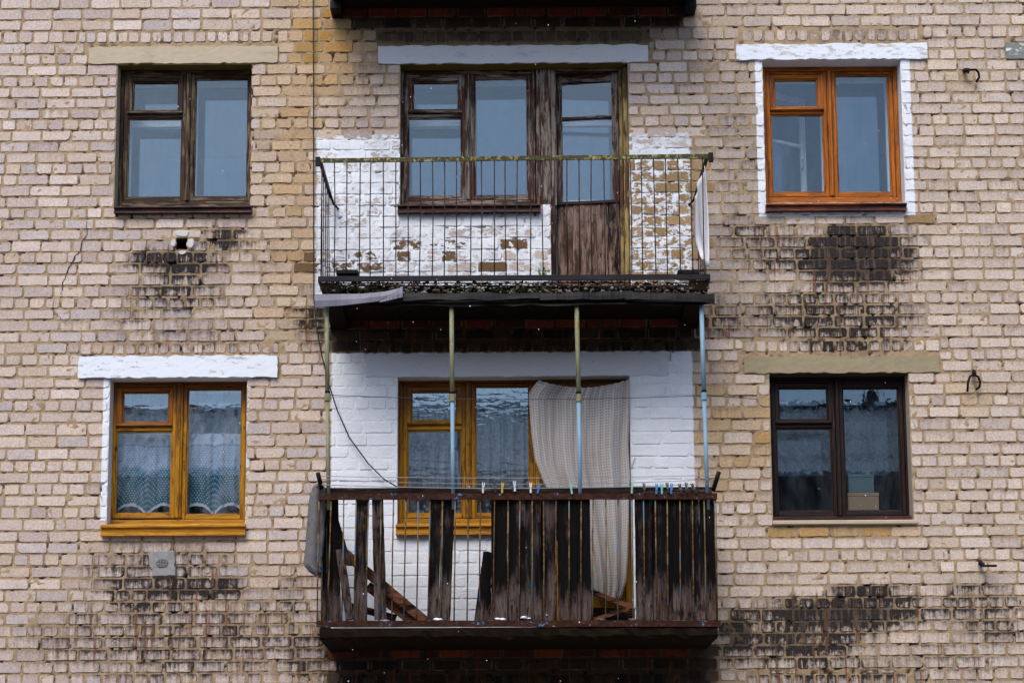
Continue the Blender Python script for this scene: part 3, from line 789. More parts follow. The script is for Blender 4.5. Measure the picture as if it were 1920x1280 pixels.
w1,_=window(O1,(249,155,336,209),(238.5,222,341,371),(364.5,148,465,370),W_OLD,'weathered dark brown window with bare patches under the beige lintel',mats_v=W_OLD,inner_mats=W_WHITE)
sill(w1,213,471,381,398,W_SILLRED)
w2,i2=window(O2,(774,155,860,208),(765,221,866,369),(889.5,146,990,368),W_RED,'flaking red brown window behind the upper balcony railing',Rx=P(1004,250,-.12).x)
sill(w2,745,1014,377,397,W_SILLRED)
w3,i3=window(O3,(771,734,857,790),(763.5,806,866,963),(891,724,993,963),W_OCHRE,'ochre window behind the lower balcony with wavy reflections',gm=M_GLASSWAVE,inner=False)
sill(w3,742,1003,974,1001,W_SILLOCH)
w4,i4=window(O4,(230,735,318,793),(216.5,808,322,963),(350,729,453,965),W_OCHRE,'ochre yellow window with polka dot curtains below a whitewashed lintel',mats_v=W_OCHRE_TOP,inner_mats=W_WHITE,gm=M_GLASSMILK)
sill(w4,188,459,975,1003,W_SILLOCH)
w5,i5=window(O5,(1451,150,1533,203),(1446,215,1546,362),(1568,141,1669,362),W_ORANGE,'orange varnished window in a white painted surround',left_inner=False)
sill(w5,1437,1701,375,394,woods('sill_orange_brown',C(92,38,14),C(124,58,22),C(60,26,14),.4,damt=.4,rough=.35))
w6,i6=window(O6,(1459,727,1552,788),(1456.5,802,1561,959),(1582,727,1688,958),W_BLACK,'dark brown window with boxes standing inside on its sill',gm=M_GLASSWAVE2,mats_v=W_BLACK,inner_mats=W_BLACK)
m=MB(); r6=rect(1450,967,1710,974,.02); m.box(r6[0],r6[1],-.012,.13,r6[2],r6[3],.004,0); build('sill',m,W_SILLRED[1],w6,label='thin red brown strip under the dark window')
m=MB(); r6=rect(1449,974,1722,982,.03); m.box(r6[0],r6[1],-.03,.1,r6[2],r6[3],.006); build('mortar_sill',m,M_LIN_BEIGE,w6)
# white painted lining of the band round the orange window and jamb of the ochre one are in the wall paint

# open inner sash behind the orange window
G1,G2,G3,L5,R5=i5
o5=empty('open_inner_sash',(L5[0]+.02,.375,G2[2]-.01),label='white inner sash standing open behind the orange window',cat='window sash')
def local_sash(root,wd,ht,mats):
    m=MB(); s=.05; x,y,z=WORLD[root.name]
    put(m,x,x+s,y,y+.035,z,z+ht,0); put(m,x+wd-s,x+wd,y,y+.035,z,z+ht,0)
    put(m,x+s,x+wd-s,y+.001,y+.034,z,z+s,1); put(m,x+s,x+wd-s,y+.001,y+.034,z+ht-s,z+ht,1); put(m,x+s,x+wd-s,y+.001,y+.034,z+ht*.56,z+ht*.56+.03,1)
    build('sash_frame',m,mats,root)
    h=MB(); h.tube([(x+wd-s*1.2,y-.005,z+ht*.36),(x+wd-s*1.4,y-.035,z+ht*.37),(x+wd-s*1.4,y-.035,z+ht*.44),(x+wd-s*1.2,y-.005,z+ht*.45)],.007,6); build('handle',h,M_LINE,root)
    pane('pane',root,(x+s-.003,x+wd-s+.003,z+s-.003,z+ht*.56+.003),y+.017,M_GLASSIN)
local_sash(o5,.46,1.08,W_WHITE)
o5.rotation_euler.z=R(27)

# ---- balcony doors
def zpx(x,y,d): return P(x,y,d).z
# upper: post between window and door, mustard jamb, sagging half-glazed door
door2=MB()
xa,xb=P(1005,250,-.1).x,P(1043,250,-.1).x; zt,zb=O2D[3]-.002,zpx(1020,520,-.1)-.35
xm=P(1013,250,-.1).x; xk=P(1033,250,-.1).x
door2.box(xa,xm,.10,.17,O2[2]+.03,zt,.004,0); door2.box(xm+.002,xk,.092,.17,O2[2]+.03,zt,.004,0); door2.box(xk+.002,xb,.10,.17,O2[2]+.03,zt,.004,0)
xj0,xj1=P(1161,250,-.1).x,O2D[1]-.003
door2.box(O2D[0]+.004,P(1042,430,-.08).x,.085,.16,zb,O2[2]+.027,.004,0)
door2.box(xj0,xj0+.03,.10,.17,zb,zt,.004,1); door2.box(xj0+.032,xj1,.05,.165,zb,zt,.004,1)
ztop=zpx(1100,133,-.12); door2.box(xb+.002,xj0-.002,.10,.165,ztop,zt,.004,2)
bd=build('balcony_door',door2,[W_RED[0],W_MUSTARD[0],W_RED[1]],B,label='old balcony door with glass above and bare planks below')
hx=P(1161,250,-.12).x; hz=zb+.05
leaf=empty('door_leaf',(hx,.135,hz),bd)
leafL=WORLD[leaf.name]
gl1=rect(1053,152,1146,216,-.15); gl2=rect(1054,221,1147,378,-.15)
m=MB(); x0=P(1043,250,-.15).x; x1=hx-.004; y0,y1=.135,.175
m.box(x0,gl1[0],y0,y1,zb+.06,ztop-.004,.004,0); m.box(gl1[1],x1,y0,y1,zb+.06,ztop-.004,.004,0)
m.box(gl1[0],gl1[1],y0+.002,y1,gl1[3],ztop-.004,.004,1); m.box(gl1[0],gl1[1],y0+.002,y1,gl2[3],gl1[2],.004,1)
m.box(gl1[0],gl1[1],y0+.002,y1,gl2[2]-.03,gl2[2],.004,1)
fr=build('door_frame',m,W_RED,leaf)
for r_ in (gl1,gl2): pane('pane',leaf,grow(r_,.004,.004,.004,.004),.16,M_GLASS)
bx0=P(1047,450,-.12).x; bx1=P(1161,450,-.12).x; cuts=[0,.21,.24,.44,.62,.655,.84,1.0]
zz1=gl2[2]-.028; ncut=[0,.235,.46,.64,.82,1]
for i in range(len(ncut)-1):
    m=MB(); a=bx0+(bx1-bx0)*ncut[i]+.0015; b=bx0+(bx1-bx0)*ncut[i+1]-.0015; y=.118+random.uniform(-.006,.004)
    n=10; rows=[]
    for k in range(n+1):
        z=zb+.04+(zz1-zb-.04)*k/n; jx=random.uniform(-.001,.001)
        rows.append([(a+jx,y+.02,z),(a+jx,y+.003,z),(a+jx+.004,y,z),((a+b)/2,y-.001+random.uniform(-.001,.001),z),(b+jx-.004,y,z),(b+jx,y+.003,z),(b+jx,y+.02,z)])
    so_=[(.02+(.30 if i in (3,4) else .0)+(.25 if k>8 else 0)) for k in range(n+1) for _ in range(7)]
    m.grid(rows,soil=so_); m.add(rows[-1],[tuple(range(7))]); build('plank',m,M_DOORBOARD,leaf,fix=False)
m=MB(); m.box(bx0-.01,bx1+.005,.10,.135,zz1-.001,zz1+.028,.004); build('weather_strip',m,W_BLACK[1],leaf)
# sits a little open: pull the leaf inwards about its right-hand edge
leaf.rotation_euler.z=R(-6)
ins=MB()
put(ins,O2D[0]+.01,O2D[0]+.08,.33,.365,zb,O2D[3],0); put(ins,O2D[1]-.1,O2D[1]-.01,.33,.365,zb,O2D[3],0); zm=zpx(1100,232,-.34); put(ins,O2D[0]+.08,O2D[1]-.1,.332,.365,zm-.025,zm+.025,1); put(ins,O2D[0]+.08,O2D[1]-.1,.332,.365,zpx(1100,158,-.34)+.0,O2D[3],1)
put(ins,O2D[0]+.08,O2D[1]-.1,.332,.365,zb,zpx(1100,376,-.34),1)
build('inner_frame',ins,W_WHITE,bd); pane('inner_pane',bd,(O2D[0]+.075,O2D[1]-.095,zpx(1100,376,-.34),zm-.02),.35,M_GLASSIN); pane('inner_pane',bd,(O2D[0]+.075,O2D[1]-.095,zm+.02,zpx(1100,158,-.34)),.35,M_GLASSIN)

# lower: ochre door behind the crocheted curtain
d3=MB(); x0,x1=O3D[0]+.002,O3D[1]-.003; zt=O3D[3]-.002; zb3=O3D[2]+.002
d3.box(x0,x0+.04,.112,.18,zb3,zt,.004,0); d3.box(x1-.045,x1,.112,.18,zb3,zt,.004,0); d3.box(x0+.042,x1-.047,.114,.18,zt-.06,zt,.004,1)
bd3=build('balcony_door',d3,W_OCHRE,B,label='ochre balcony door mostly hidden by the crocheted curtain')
lf=MB(); a0,a1=x0+.044,x1-.049; zl=zt-.065; zmid=zb3+.85
lf.box(a0,a0+.09,.13,.17,zb3+.02,zl,.004,0); lf.box(a1-.09,a1,.13,.17,zb3+.02,zl,.004,0); lf.box(a0+.09,a1-.09,.132,.17,zl-.09,zl,.004,1); lf.box(a0+.09,a1-.09,.132,.17,zmid-.08,zmid,.004,1); lf.box(a0+.09,a1-.09,.140,.165,zb3+.02,zmid-.08,.004,0)
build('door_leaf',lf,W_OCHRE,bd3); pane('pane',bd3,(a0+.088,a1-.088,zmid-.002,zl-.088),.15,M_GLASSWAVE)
# ================================================================== balconies
BD=.75
def bx(x,y): return P(x,y,BD)
# --- slab of the balcony above the frame
top=empty('balcony',(0,-.4,P(960,14).z),B,label='underside of the topmost balcony slab at the upper edge')
m=MB(); zj=P(960,15).z; x0,x1=P(622,10,.2).x,P(1303,10,.2).x
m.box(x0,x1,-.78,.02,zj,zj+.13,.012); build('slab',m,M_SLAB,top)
m=MB(); m.box(x0-.02,x1+.02,-.83,-.785,zj+.03,zj+.17,.006); build('edge_beam',m,M_EDGEIRON,top)
for xx in (x0+.03,x1-.03):
    m=MB(); m.box(xx-.05,xx+.05,-.16,.015,zj-.085,zj-.003,.006); build('support_beam',m,M_BLACKIRON,top)

# --- upper balcony
up=empty('balcony',(0,-.4,bx(960,524).z),B,label='rusty open balcony with thin rods and a crumbling slab edge')
zft=bx(960,526).z; zfb=bx(960,545).z
xl,xr=bx(596,522).x,bx(1332,522).x
m=MB(); n=60; # slab with a ragged front edge
sx=np.linspace(xl+.03,xr-.03,n); er=[-.66+random.uniform(-.03,.05) for _ in sx]
rows=[[(x,.02,zft-.01) for x in sx],[(x,e,zft-.012+random.uniform(-.01,.004)) for x,e in zip(sx,er)],[(x,e-.03+random.uniform(-.02,.02),(zft+zfb)/2) for x,e in zip(sx,er)],[(x,-.70,zfb) for x in sx],[(x,-.35,zfb-.003+random.uniform(-.004,.004)) for x in sx],[(x,.02,zfb) for x in sx]]
m.grid(rows)
for c_ in (0,n-1): m.add([r[c_] for r in rows],[tuple(range(6))])
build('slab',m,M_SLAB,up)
m=MB(); z1_,z0_=bx(960,515.5).z,bx(960,526).z
m.box(xl,xr,-BD-.0,-BD+.012,z0_,z1_,.003); m.box(xl,xr,-BD+.013,-BD+.07,z1_-.008,z1_-.001,.002); build('edge_angle',m,M_EDGEIRON,up,label='blue black steel edge bar')
for s in (0,1):   # side angles and cantilever beams
    x=xl if s==0 else xr
    m=MB(); a,b=(x,x+.012) if s==0 else (x-.012,x); m.box(a,b,-BD+.014,.0,z0_,z1_,.003); build('side_angle',m,M_EDGEIRON,up)
    a,b=(x+.02,x+.17) if s==0 else (x-.17,x-.02)
    m=MB(); m.add([(a,-BD+.016,z0_-.002),(b,-BD+.016,z0_-.002),(b,-BD+.016,zfb+.0),(a+.03*(1-2*s)*(s==0)+.0,-BD+.016,zfb),(a,.0,z0_-.002),(b,.0,z0_-.002),(b,.0,zfb-.08),(a,.0,zfb-.08)],[(0,1,2,3),(4,5,6,7),(0,1,5,4),(1,2,6,5),(2,3,7,6),(3,0,4,7)]); build('support_beam',m,M_SLAB,up)
    m=MB(); c=P(652 if s==0 else 1290,514,.6); m.box(c.x-.09,c.x+.09,-.66,-.5,c.z-.02,c.z+.02,.008); build('edge_block',m,M_BLACKIRON,up)
# reinforcing bars bared along the edge
for (ya,yb,d) in ((531,531,.70),(537,535,.715),(542,541,.70),(534,538,.73)):
    pts=[P(600+ i*730/24,ya+(yb-ya)*i/24+random.uniform(-.8,.8),d+random.uniform(-.006,.006)) for i in range(25)]
    m=MB(); m.tube(pts,.0045,6); build('reinforcing_bar',m,M_ROD,up)
for x in (690,770,775,817,860,980,1030,1085,1095,1128,1180,1225,1232,1300):
    m=MB(); m.tube([P(x,527,.72),P(x+random.uniform(-3,3),536,.735),P(x+random.uniform(-3,3),548,.72)],.006,6); build('reinforcing_stub',m,M_ROD,up)
# flashing: crumpled tin strip, left piece paler
def strip(name,top_,bot_,mat,label=None,d=.765,wav=.012):
    m=MB(); n=40; rows=[[],[],[]]
    def ip(l,x):
        for (xa,ya),(xb,yb) in zip(l[:-1],l[1:]):
            if xa<=x<=xb: return ya+(yb-ya)*(x-xa)/(xb-xa)
        return l[-1][1]
    for i in range(n+1):
        x=top_[0][0]+(top_[-1][0]-top_[0][0])*i/n; yt,yb=ip(top_,x),ip(bot_,x); o=math.sin(x*.031)*wav*.25+math.sin(x*.11+1)*wav*.06+random.uniform(-.0008,.0008)
        rows[0].append(P(x,yt,d-.02+o)); rows[1].append(P(x,yt*.5+yb*.5,d-.006+o)); rows[2].append(P(x,yb,d+o))
    m.grid(rows); ob=build(name,m,mat,up,label=label,fix=False)
    so2=ob.modifiers.new('thickness','SOLIDIFY'); so2.thickness=.003; return ob
strip('flashing',[(590,552),(680,551),(722,547),(755,539)],[(590,576),(640,573),(700,566),(755,557)],M_TIN,'pale grey tin flashing piece, bent up at its right end',.775)
strip('flashing',[(712,562),(755,540)],[(712,567),(756,557)],M_TIN,None,.79,.0)
def rag(xa,xb,ya,yb,j,n=9): return [(xa+(xb-xa)*i/(n-1),ya+(yb-ya)*i/(n-1)+random.uniform(-j,j)) for i in range(n)]
strip('flashing',rag(755,1012,550,550,1.6),rag(755,1012,563,561,2.2),M_TINDARK,'dark brown tin flashing strip',.77,.03)
strip('flashing',rag(1004,1180,549,547,1.6),rag(1004,1180,564,559,2.4),M_TINDARK,None,.758,.03)
strip('flashing',rag(1172,1340,546,552,1.8),rag(1172,1340,560,568,2.4),M_TINDARK,None,.772,.03)
strip('flashing',rag(690,1332,565,563,1.2,20),rag(690,1332,574,571,2.0,20),M_TINDARK,None,.735,.02)
# rubble and moss on the broken edge
m=MB(); ico=[]
bmt=bmesh.new(); bmesh.ops.create_icosphere(bmt,subdivisions=1,radius=1); icov=[v.co.copy() for v in bmt.verts]; icof=[[v.index for v in f.verts] for f in bmt.faces]; bmt.free()
def pebble(m,c,r,sq=(1,1,.7)):
    m.add([(c[0]+v.x*r*sq[0]*random.uniform(.7,1.25),c[1]+v.y*r*sq[1]*random.uniform(.7,1.25),c[2]+v.z*r*sq[2]*random.uniform(.7,1.25)) for v in icov],icof)
for _ in range(900):
    x=random.uniform(612,1328); y=random.uniform(529,551); c=P(x,y,.67+random.uniform(0,.06)); pebble(m,c,random.choice([.006,.008,.010,.014,.02]))
build('rubble',m,M_STONE,up,kind='stuff',fix=False)
m=MB()
for cx_,wd in ((615,14),(655,30),(700,30),(725,14),(850,16),(930,36),(990,40),(1015,30),(1100,12),(1000,25)):
    for _ in range(int(wd*4)):
        c=P(cx_+random.gauss(0,wd*.5),random.gauss(546 if cx_>760 else 543,3.0),.70+random.uniform(-.02,.04)); pebble(m,c,random.uniform(.004,.011))
build('moss',m,M_MOSS,up,kind='stuff',fix=False)
# railing
zr1,zr0=(P(960,291.5,BD).z,P(960,299.5,BD).z)
pl,pr_=P(597,300,BD),P(1328,292,BD)
def bar4(m,a,b,h,t,mi=0,sag=0):
    """flat bar from a to b, height h, thickness t (towards the wall)"""
    n=20; rows=[[],[],[],[],[]]
    for i in range(n+1):
        p=a.lerp(b,i/n); j=random.uniform(-.0012,.0012)
        for k,(dy,dz) in enumerate(((0,-h/2),(0,h/2),(t,h/2),(t,-h/2),(0,-h/2))): rows[k].append((p.x,p.y+dy,p.z+dz+j))
    m.grid(rows); m.add([r[0] for r in rows[:4]],[(0,1,2,3)]); m.add([r[-1] for r in rows[:4]],[(0,1,2,3)])
m=MB(); a=P(596,301,BD); b=P(1329,292.5,BD); bar4(m,a,b,.036,.012); build('handrail',m,M_LICHEN,up,label='top rail crusted with yellow green lichen',fix=False)
for s,(x,y) in enumerate(((597,300),(1329,292))):
    f=P(x,y,BD); 
    m=MB(); m.box(f.x-.008,f.x+.03 if s==0 else f.x+.008,-BD+.014,.01,f.z-.016,f.z+.016,.003) if False else m.tube([Vector((f.x+(.012 if s==0 else -.012),-BD+.014,f.z-.002)),Vector((f.x+(.012 if s==0 else -.012),.02,f.z-.002))],.017,6); build('side_rail',m,M_BLACKIRON,up)
    sgn=1 if s==0 else -1
    m=MB(); m.tube([Vector((f.x+.012*sgn,-.16,f.z-.01)),Vector((f.x+.05*sgn,-.06,f.z-.10)),Vector((f.x+.09*sgn,.02,f.z-.12))],.010,6); build('wall_hook',m,M_BLACKIRON,up)
    m=MB(); m.box(f.x-.02*(s==0)-.004,f.x+.02*(s==1)+.016,-BD-.012,-BD-.001,f.z-.06,f.z+.024,.003); build('corner_plate',m,M_BLACKIRON,up)
RX=[604.5]+[627,650.5,675.5,695.5,718.5,742,765,788,811,833.5,856,881,902.5,927,947,970,993.5,1016.5,1040,1063,1085.5,1108.5,1132,1155,1181,1202,1225,1247.5,1270.5,1295.5,1317]
for i,x in enumerate(RX):
    t=(x-597)/731; yt=300-8.5*t+3
    p=P(x,yt,BD-.016); q_=Vector((P(x,yt,BD-.016).x+random.uniform(-.006,.006),p.y,z1_-.004))
    mid=p.lerp(q_,.5)+Vector((random.uniform(-.006,.006),random.uniform(-.004,.004),0))
    m=MB(); m.tube([p,p.lerp(q_,.25)+(mid-p.lerp(q_,.5))*.6,mid,q_],.0046,6); build('baluster',m,M_ROD,up,smooth=True)
for s in (0,1):
    x=xl+.02 if s==0 else xr-.02
    f=P(597,300,BD) if s==0 else P(1328,292,BD)
    for y in (-.62,-.5,-.37,-.25,-.12):
        m=MB(); m.tube([(f.x+(.012 if s==0 else -.012),y,f.z-.02),(x,y,z1_-.01)],.0046,6); build('baluster',m,M_ROD,up,smooth=True)
m=MB()
for _ in range(110):
    x=random.uniform(650,1320); y=random.uniform(532,549); c=P(x,y,.70+random.uniform(0,.05)); pebble(m,c,random.choice([.006,.008,.010,.014,.02]))
build('pale_rubble',m,plain('pale_rubble_stone',C(140,132,120),.9,.1,.5,20),up,kind='stuff',fix=False)
m=MB()
for _ in range(60):
    x=random.uniform(640,1320); y=random.uniform(576,592); c=P(x,y,random.uniform(.1,.6)); pebble(m,(c.x,c.y,zfb-.003),random.uniform(.01,.03),(1.6,1.6,.25))
build('spalled_crust',m,M_SLAB,up,kind='stuff',fix=False)
# --- lower balcony
lo=empty('balcony',(0,-.4,bx(960,1174).z),B,label='lower balcony railed with black weathered boards')
xl3,xr3=bx(596,1180).x,bx(1348,1180).x
zt3,zb3_=bx(960,1174.5).z,bx(960,1196).z
m=MB(); n=60; sx=np.linspace(xl3+.01,xr3-.01,n)
rows=[[(x,.02,zt3) for x in sx],[(x,-BD+.012,zt3-.002) for x in sx],[(x,-BD+.004+random.uniform(-.008,.008),zt3-.02) for x in sx],[(x,-BD+.006+random.uniform(-.012,.012),zb3_+.02+random.uniform(-.008,.008)) for x in sx],[(x,-BD+.03+random.uniform(-.01,.015),zb3_-.004+random.uniform(-.010,.012)) for x in sx],[(x,-.35,zb3_-.006) for x in sx],[(x,.02,zb3_-.006) for x in sx]]
m.grid(rows)
for c_ in (0,n-1): m.add([r[c_] for r in rows],[tuple(range(7))])
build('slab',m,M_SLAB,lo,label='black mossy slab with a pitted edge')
m=MB()
for s,x in ((1,xl3+.05),(-1,xr3-.05)):
    pass
m=MB(); a=P(593,1168.5,BD+.004); b=P(1351,1168,BD+.004); bar4(m,a,b,.050,.014); build('bottom_rail',m,M_RUSTBLUE,lo,label='rusty bottom rail with blue paint flakes',fix=False)
m=MB(); a=P(597,930.5,BD+.004); b=P(1345,929.5,BD+.004); bar4(m,a,b,.050,.012); build('top_rail',m,M_RUSTBLUE,lo,label='rusty iron top rail with blue paint flakes',fix=False)
m=MB(); a=P(610,919.5,BD-.06); b=P(1336,917.5,BD-.06); bar4(m,a,b,.046,.035); build('wooden_rail',m,M_RAILWOOD,lo,fix=False)
ztr=P(960,925,BD).z; zbr=P(960,1165,BD).z
for s in (0,1):
    f=P(598,930,BD) if s==0 else P(1344,929,BD); g_=P(596,1168,BD) if s==0 else P(1350,1168,BD)
    m=MB(); x=f.x+(.008 if s==0 else -.008); m.box(x-.006,x+.006,-BD+.02,.01,f.z-.022,f.z+.022,.002); build('side_rail',m,M_RUST,lo)
    x=g_.x+(.008 if s==0 else -.008); m=MB(); m.box(x-.006,x+.006,-BD+.02,.01,g_.z-.022,g_.z+.022,.002); build('side_rail',m,M_RUST,lo)
    for y in (-.66,-.54,-.43,-.3,-.18,-.06):
        m=MB(); m.tube([(f.x+(.014 if s==0 else -.014),y,f.z),(g_.x+(.018 if s==0 else -.018),y,g_.z)],.0065,6); build('baluster',m,M_CYANROD if (y==-.54 and s==0) else M_RODPAINT,lo,smooth=True)
LX=[598.5,621,644.5,668,691.5,715,738,761.5,784,806.5,830,853.5,878,901,927.5,953,975,998,1019,1042.5,1067,1090,1112,1136,1159,1185,1206.5,1228.5,1251,1275,1298,1320,1342]
for x in LX:
    xb_=x+(x-960)*.011+random.uniform(-1.5,1.5)-1.5
    p=P(x,934,BD-.012); q_=P(xb_,1166,BD-.012)
    mid=p.lerp(q_,.5)+Vector((random.uniform(-.004,.004),0,0))
    m=MB(); m.tube([p,mid,q_],.0056,6); build('baluster',m,M_RODPAINT,lo,smooth=True)
# boards behind the rods (measured: top left, top right, bottom left, bottom right)
def board(tl,tr,bl,br,yt,yb,d,parent,mat,name='board',soil_t=1.0,soil_b=.1,split=.72,th_=.022,**k):
    m=MB(); n=16; rows=[]; so_=[]
    bow=random.uniform(-.006,.006); tj=[random.uniform(-.006,.004) for _ in range(5)]; bj=[random.uniform(-.006,.006) for _ in range(5)]
    cup=random.uniform(-.004,.004)
    for i in range(n+1):
        t=i/n; y=yt+(yb-yt)*t
        a=P(tl+(bl-tl)*t,y,d+bow*math.sin(t*math.pi)); b=P(tr+(br-tr)*t,y,d+bow*math.sin(t*math.pi))
        a.x+=random.uniform(-.0015,.0015); b.x+=random.uniform(-.0015,.0015)
        front=[]
        for q_ in range(5):
            p=a.lerp(b,q_/4); p.y+=cup*math.sin(q_/4*math.pi)
            if i==0: p.z+=tj[q_]
            if i==n: p.z+=bj[q_]
            front.append(p)
        e=.003
        row=[front[0]+Vector((0,th_,0)),front[0]+Vector((0,e,0)),front[0]+Vector((e,0,0)),front[1],front[2],front[3],front[4]-Vector((e,0,0)),front[4]+Vector((0,e,0)),front[4]+Vector((0,th_,0))]
        rows.append(row)
        s=soil_t if t<split-.12 else soil_b if t>split+.12 else soil_t+(soil_b-soil_t)*(t-split+.12)/.24
        s=s-.25*(t<.25)*random.random()
        so_+=[s]*9
    m.grid(rows,soil=so_); m.add(rows[0],[tuple(range(9))],soil=[soil_t]*9); m.add(rows[-1],[tuple(range(9))],soil=[soil_b]*9)
    m.add([r[0] for r in rows]+[r[-1] for r in rows],[(i,i+1,n+2+i,n+1+i) for i in range(n)],soil=[soil_t]*(2*n+2))
    return build(name,m,mat,parent,fix=False,**k)
DB=BD-.03
BO=[(667,690,665,688,.6),(697,718,702,725,.55),(807,827,803,823,.7),(828,853,823,844,.85),
    (921,931,921,931,1.1),(930,951,926,951,.95),(952,966,952,976,1.0),(966,985,966,984,.55),(984,1013,978,1016,.6),(1014,1019,1012,1020,1.1),(1020,1043,1018,1045,.55),(1044,1066,1047,1067,.75),(1067,1082,1067,1084,1.1),(1082,1106,1084,1109,.95),
    (1190,1222,1193,1224,.65),(1222,1229,1222,1228,1.1),(1229,1250,1226,1253,.75),(1250,1262,1252,1262,1.1),(1262,1281,1262,1288,.95),(1281,1293,1286,1297,.7),(1293,1310,1296,1316,.7),(1311,1326,1315,1330,.75),(1327,1338,1330,1343,.85)]
for i,(a,b,c_,d_,s) in enumerate(BO):
    board(a,b,c_,d_,934+random.uniform(-2,0),1163+random.uniform(-2,1),DB+random.uniform(-.012,.006)-(.03 if b-a<11 else 0),lo,M_BOARD,soil_t=s+.05,soil_b=random.uniform(-.05,.2),split=random.uniform(.66,.84))
for (a,b,c_,d_,s,dd) in ((603,612,603,611,1.1,.10),(612,630,616,628,1.0,.16),(622,634,624,639,.9,.10)):
    board(a,b,c_,d_,936,1162,DB-dd,lo,M_BOARD,soil_t=s,soil_b=.3)
for y0 in (-.60,-.46,-.33,-.2):   # boards on the right-hand flank
    m=MB(); f=P(1343,930,BD); g_=P(1349,1166,BD); x=f.x-.035
    m.box(x-.01,x+.01,y0-.055,y0+.055,g_.z,f.z-.02,.004); 
    build('board',m,M_BOARD,lo)
# pipe posts up to the balcony above
for (xt,yt,xj,yj,xb_,yb_,blue,dt) in ((612.5,575,614,745,616.5,915,0,.70),(846.5,572,848,746,850,915,0,.70),(1081,572,1085,746,1088.5,915,1,.70),(1315,573,1320,743,1327.5,915,2,.70)):
    a=P(xt,yt-6,dt); j_=P(xj,yj,dt); b=P(xb_,yb_+40,dt); r1=.0185
    pb=build('pipe_post',MB().tube([a,j_],r1,12),M_PIPEBLUE if blue==2 else M_PIPERUST,lo,smooth=True,label=['pale green and rust painted post at the left corner','rust yellow post with pale blue lower length','green blue post before the crocheted curtain','pale blue post at the right corner'][(xt>700)+(xt>1000)+(xt>1200)])
    build('lower_pipe',MB().tube([j_,b],r1*.9,12),M_PIPERUST if xt<700 else M_PIPEBLUE,pb,smooth=True)
    build('collar',MB().tube([j_+Vector((0,0,.03)),j_-Vector((0,0,.03))],r1*1.35,12),M_PIPERUST if blue<2 else M_PIPEBLUE,pb)
    m=MB()
    for k in range(3):
        c=j_+Vector((0,0,.036+.006*k)); m.tube([c+Vector((math.cos(g_*.7)*r1*1.08,math.sin(g_*.7)*r1*1.08,0)) for g_ in range(10)],.003,5)
    build('wire_binding',m,M_BLACKIRON,pb)
# black tube brackets for the washing lines at both corners
for (x0_,y0_,x1_,y1_) in ((596,886,603,916),(1348,884,1337,920)):
    a,b=P(x0_,y0_,BD+.05),P(x1_,y1_,BD-.02)
    m=MB(); m.tube([a,a.lerp(b,.5),b],.018,10); ob=build('line_bracket',m,M_BLACKIRON,lo,smooth=True)

# ================================================================== loose things
def line(name,pts,r,mat,label,cat,group=None):
    m=MB(); m.tube(pts,r,6); return build(name,m,mat,None,label=label,cat=cat,group=group,smooth=True)
def sagline(a,b,sag,n=24): return [a.lerp(b,i/n)-Vector((0,0,sag*4*(i/n)*(1-i/n))) for i in range(n+1)]
line('clothesline',sagline(P(598,892,BD+.03),P(1345,890,BD+.03),.02),.0028,M_LINE,'uppermost thin grey line between the black corner brackets','clothesline','lines strung over the lower balcony')
line('clothesline',sagline(P(600,898,BD),P(1342,898,BD),.04),.0028,M_LINE,'middle thin grey line between the black corner brackets','clothesline','lines strung over the lower balcony')
line('clothesline',sagline(P(602,908,BD+.012),P(1340,906,BD+.012),.035),.0032,M_LINE,'lowest thin line just above the wooden rail, holding clothespins','clothesline','lines strung over the lower balcony')
line('wire',sagline(P(613,740,.70),P(1320,741,.70),.035)+[P(1336,742,.5),P(1420,748,.0)],.0028,M_LINEDARK,'dark wire tied across the four posts before the lower window','wire')
pts=[P(587,-40,.03),P(588,150,.03),P(588,350,.03),P(588.5,560,.06),P(593,610,.1),P(601,655,.10),P(615,715,.08),P(632,768,.06),P(655,820,.05),P(690,868,.05),P(720,898,.05),P(744,912,.05)]
line('cable',pts,.0055,M_WIRE,'black cable hanging down the wall past the balconies','cable')

# clothespins
PINC={'white':plain('pin_white',C(214,216,218)),'dark':plain('pin_dark',C(42,38,38)),'yellow':plain('pin_yellow',C(210,166,30)),'blue':plain('pin_blue',C(40,120,190)),'mint':plain('pin_mint',C(140,190,170)),'cyan':plain('pin_cyan',C(80,190,190))}
PINS=[(906,914,'white','greyish white clothespin at the left end of the pinned row',4),(928,913,'dark','dark clothespin between the greyish white and yellow ones',-6),(942,914,'yellow','only yellow clothespin on the line',4),(960,912,'dark','dark leaning clothespin touching a white one',-14),(965,911,'white','white clothespin beside the dark leaning one',-3),(995,914,'white','slim white clothespin standing just left of a blue one',0),(1010,915,'blue','blue clothespin by the left edge of the crocheted curtain',14),(1071,916,'mint','mint clothespin before the crocheted curtain',-8),(1185,915,'mint','mint clothespin by the right edge of the crocheted curtain',4),(1208,915,'dark','dark clothespin between the mint and blue ones on the right',-3),(1231,916,'blue','blue clothespin just left of the cyan one',4),(1241,916,'cyan','small cyan clothespin between two blue ones',0),(1252,914,'dark','dark clothespin close to a blue one on its right',-8),(1259,916,'blue','blue clothespin just right of a dark one',4),(1276,916,'dark','left one of the last three dark clothespins',-12),(1287,914,'dark','upright one amid the last three dark clothespins',-2),(1301,915,'dark','dark clothespin at the right end of the pinned row',-24)]
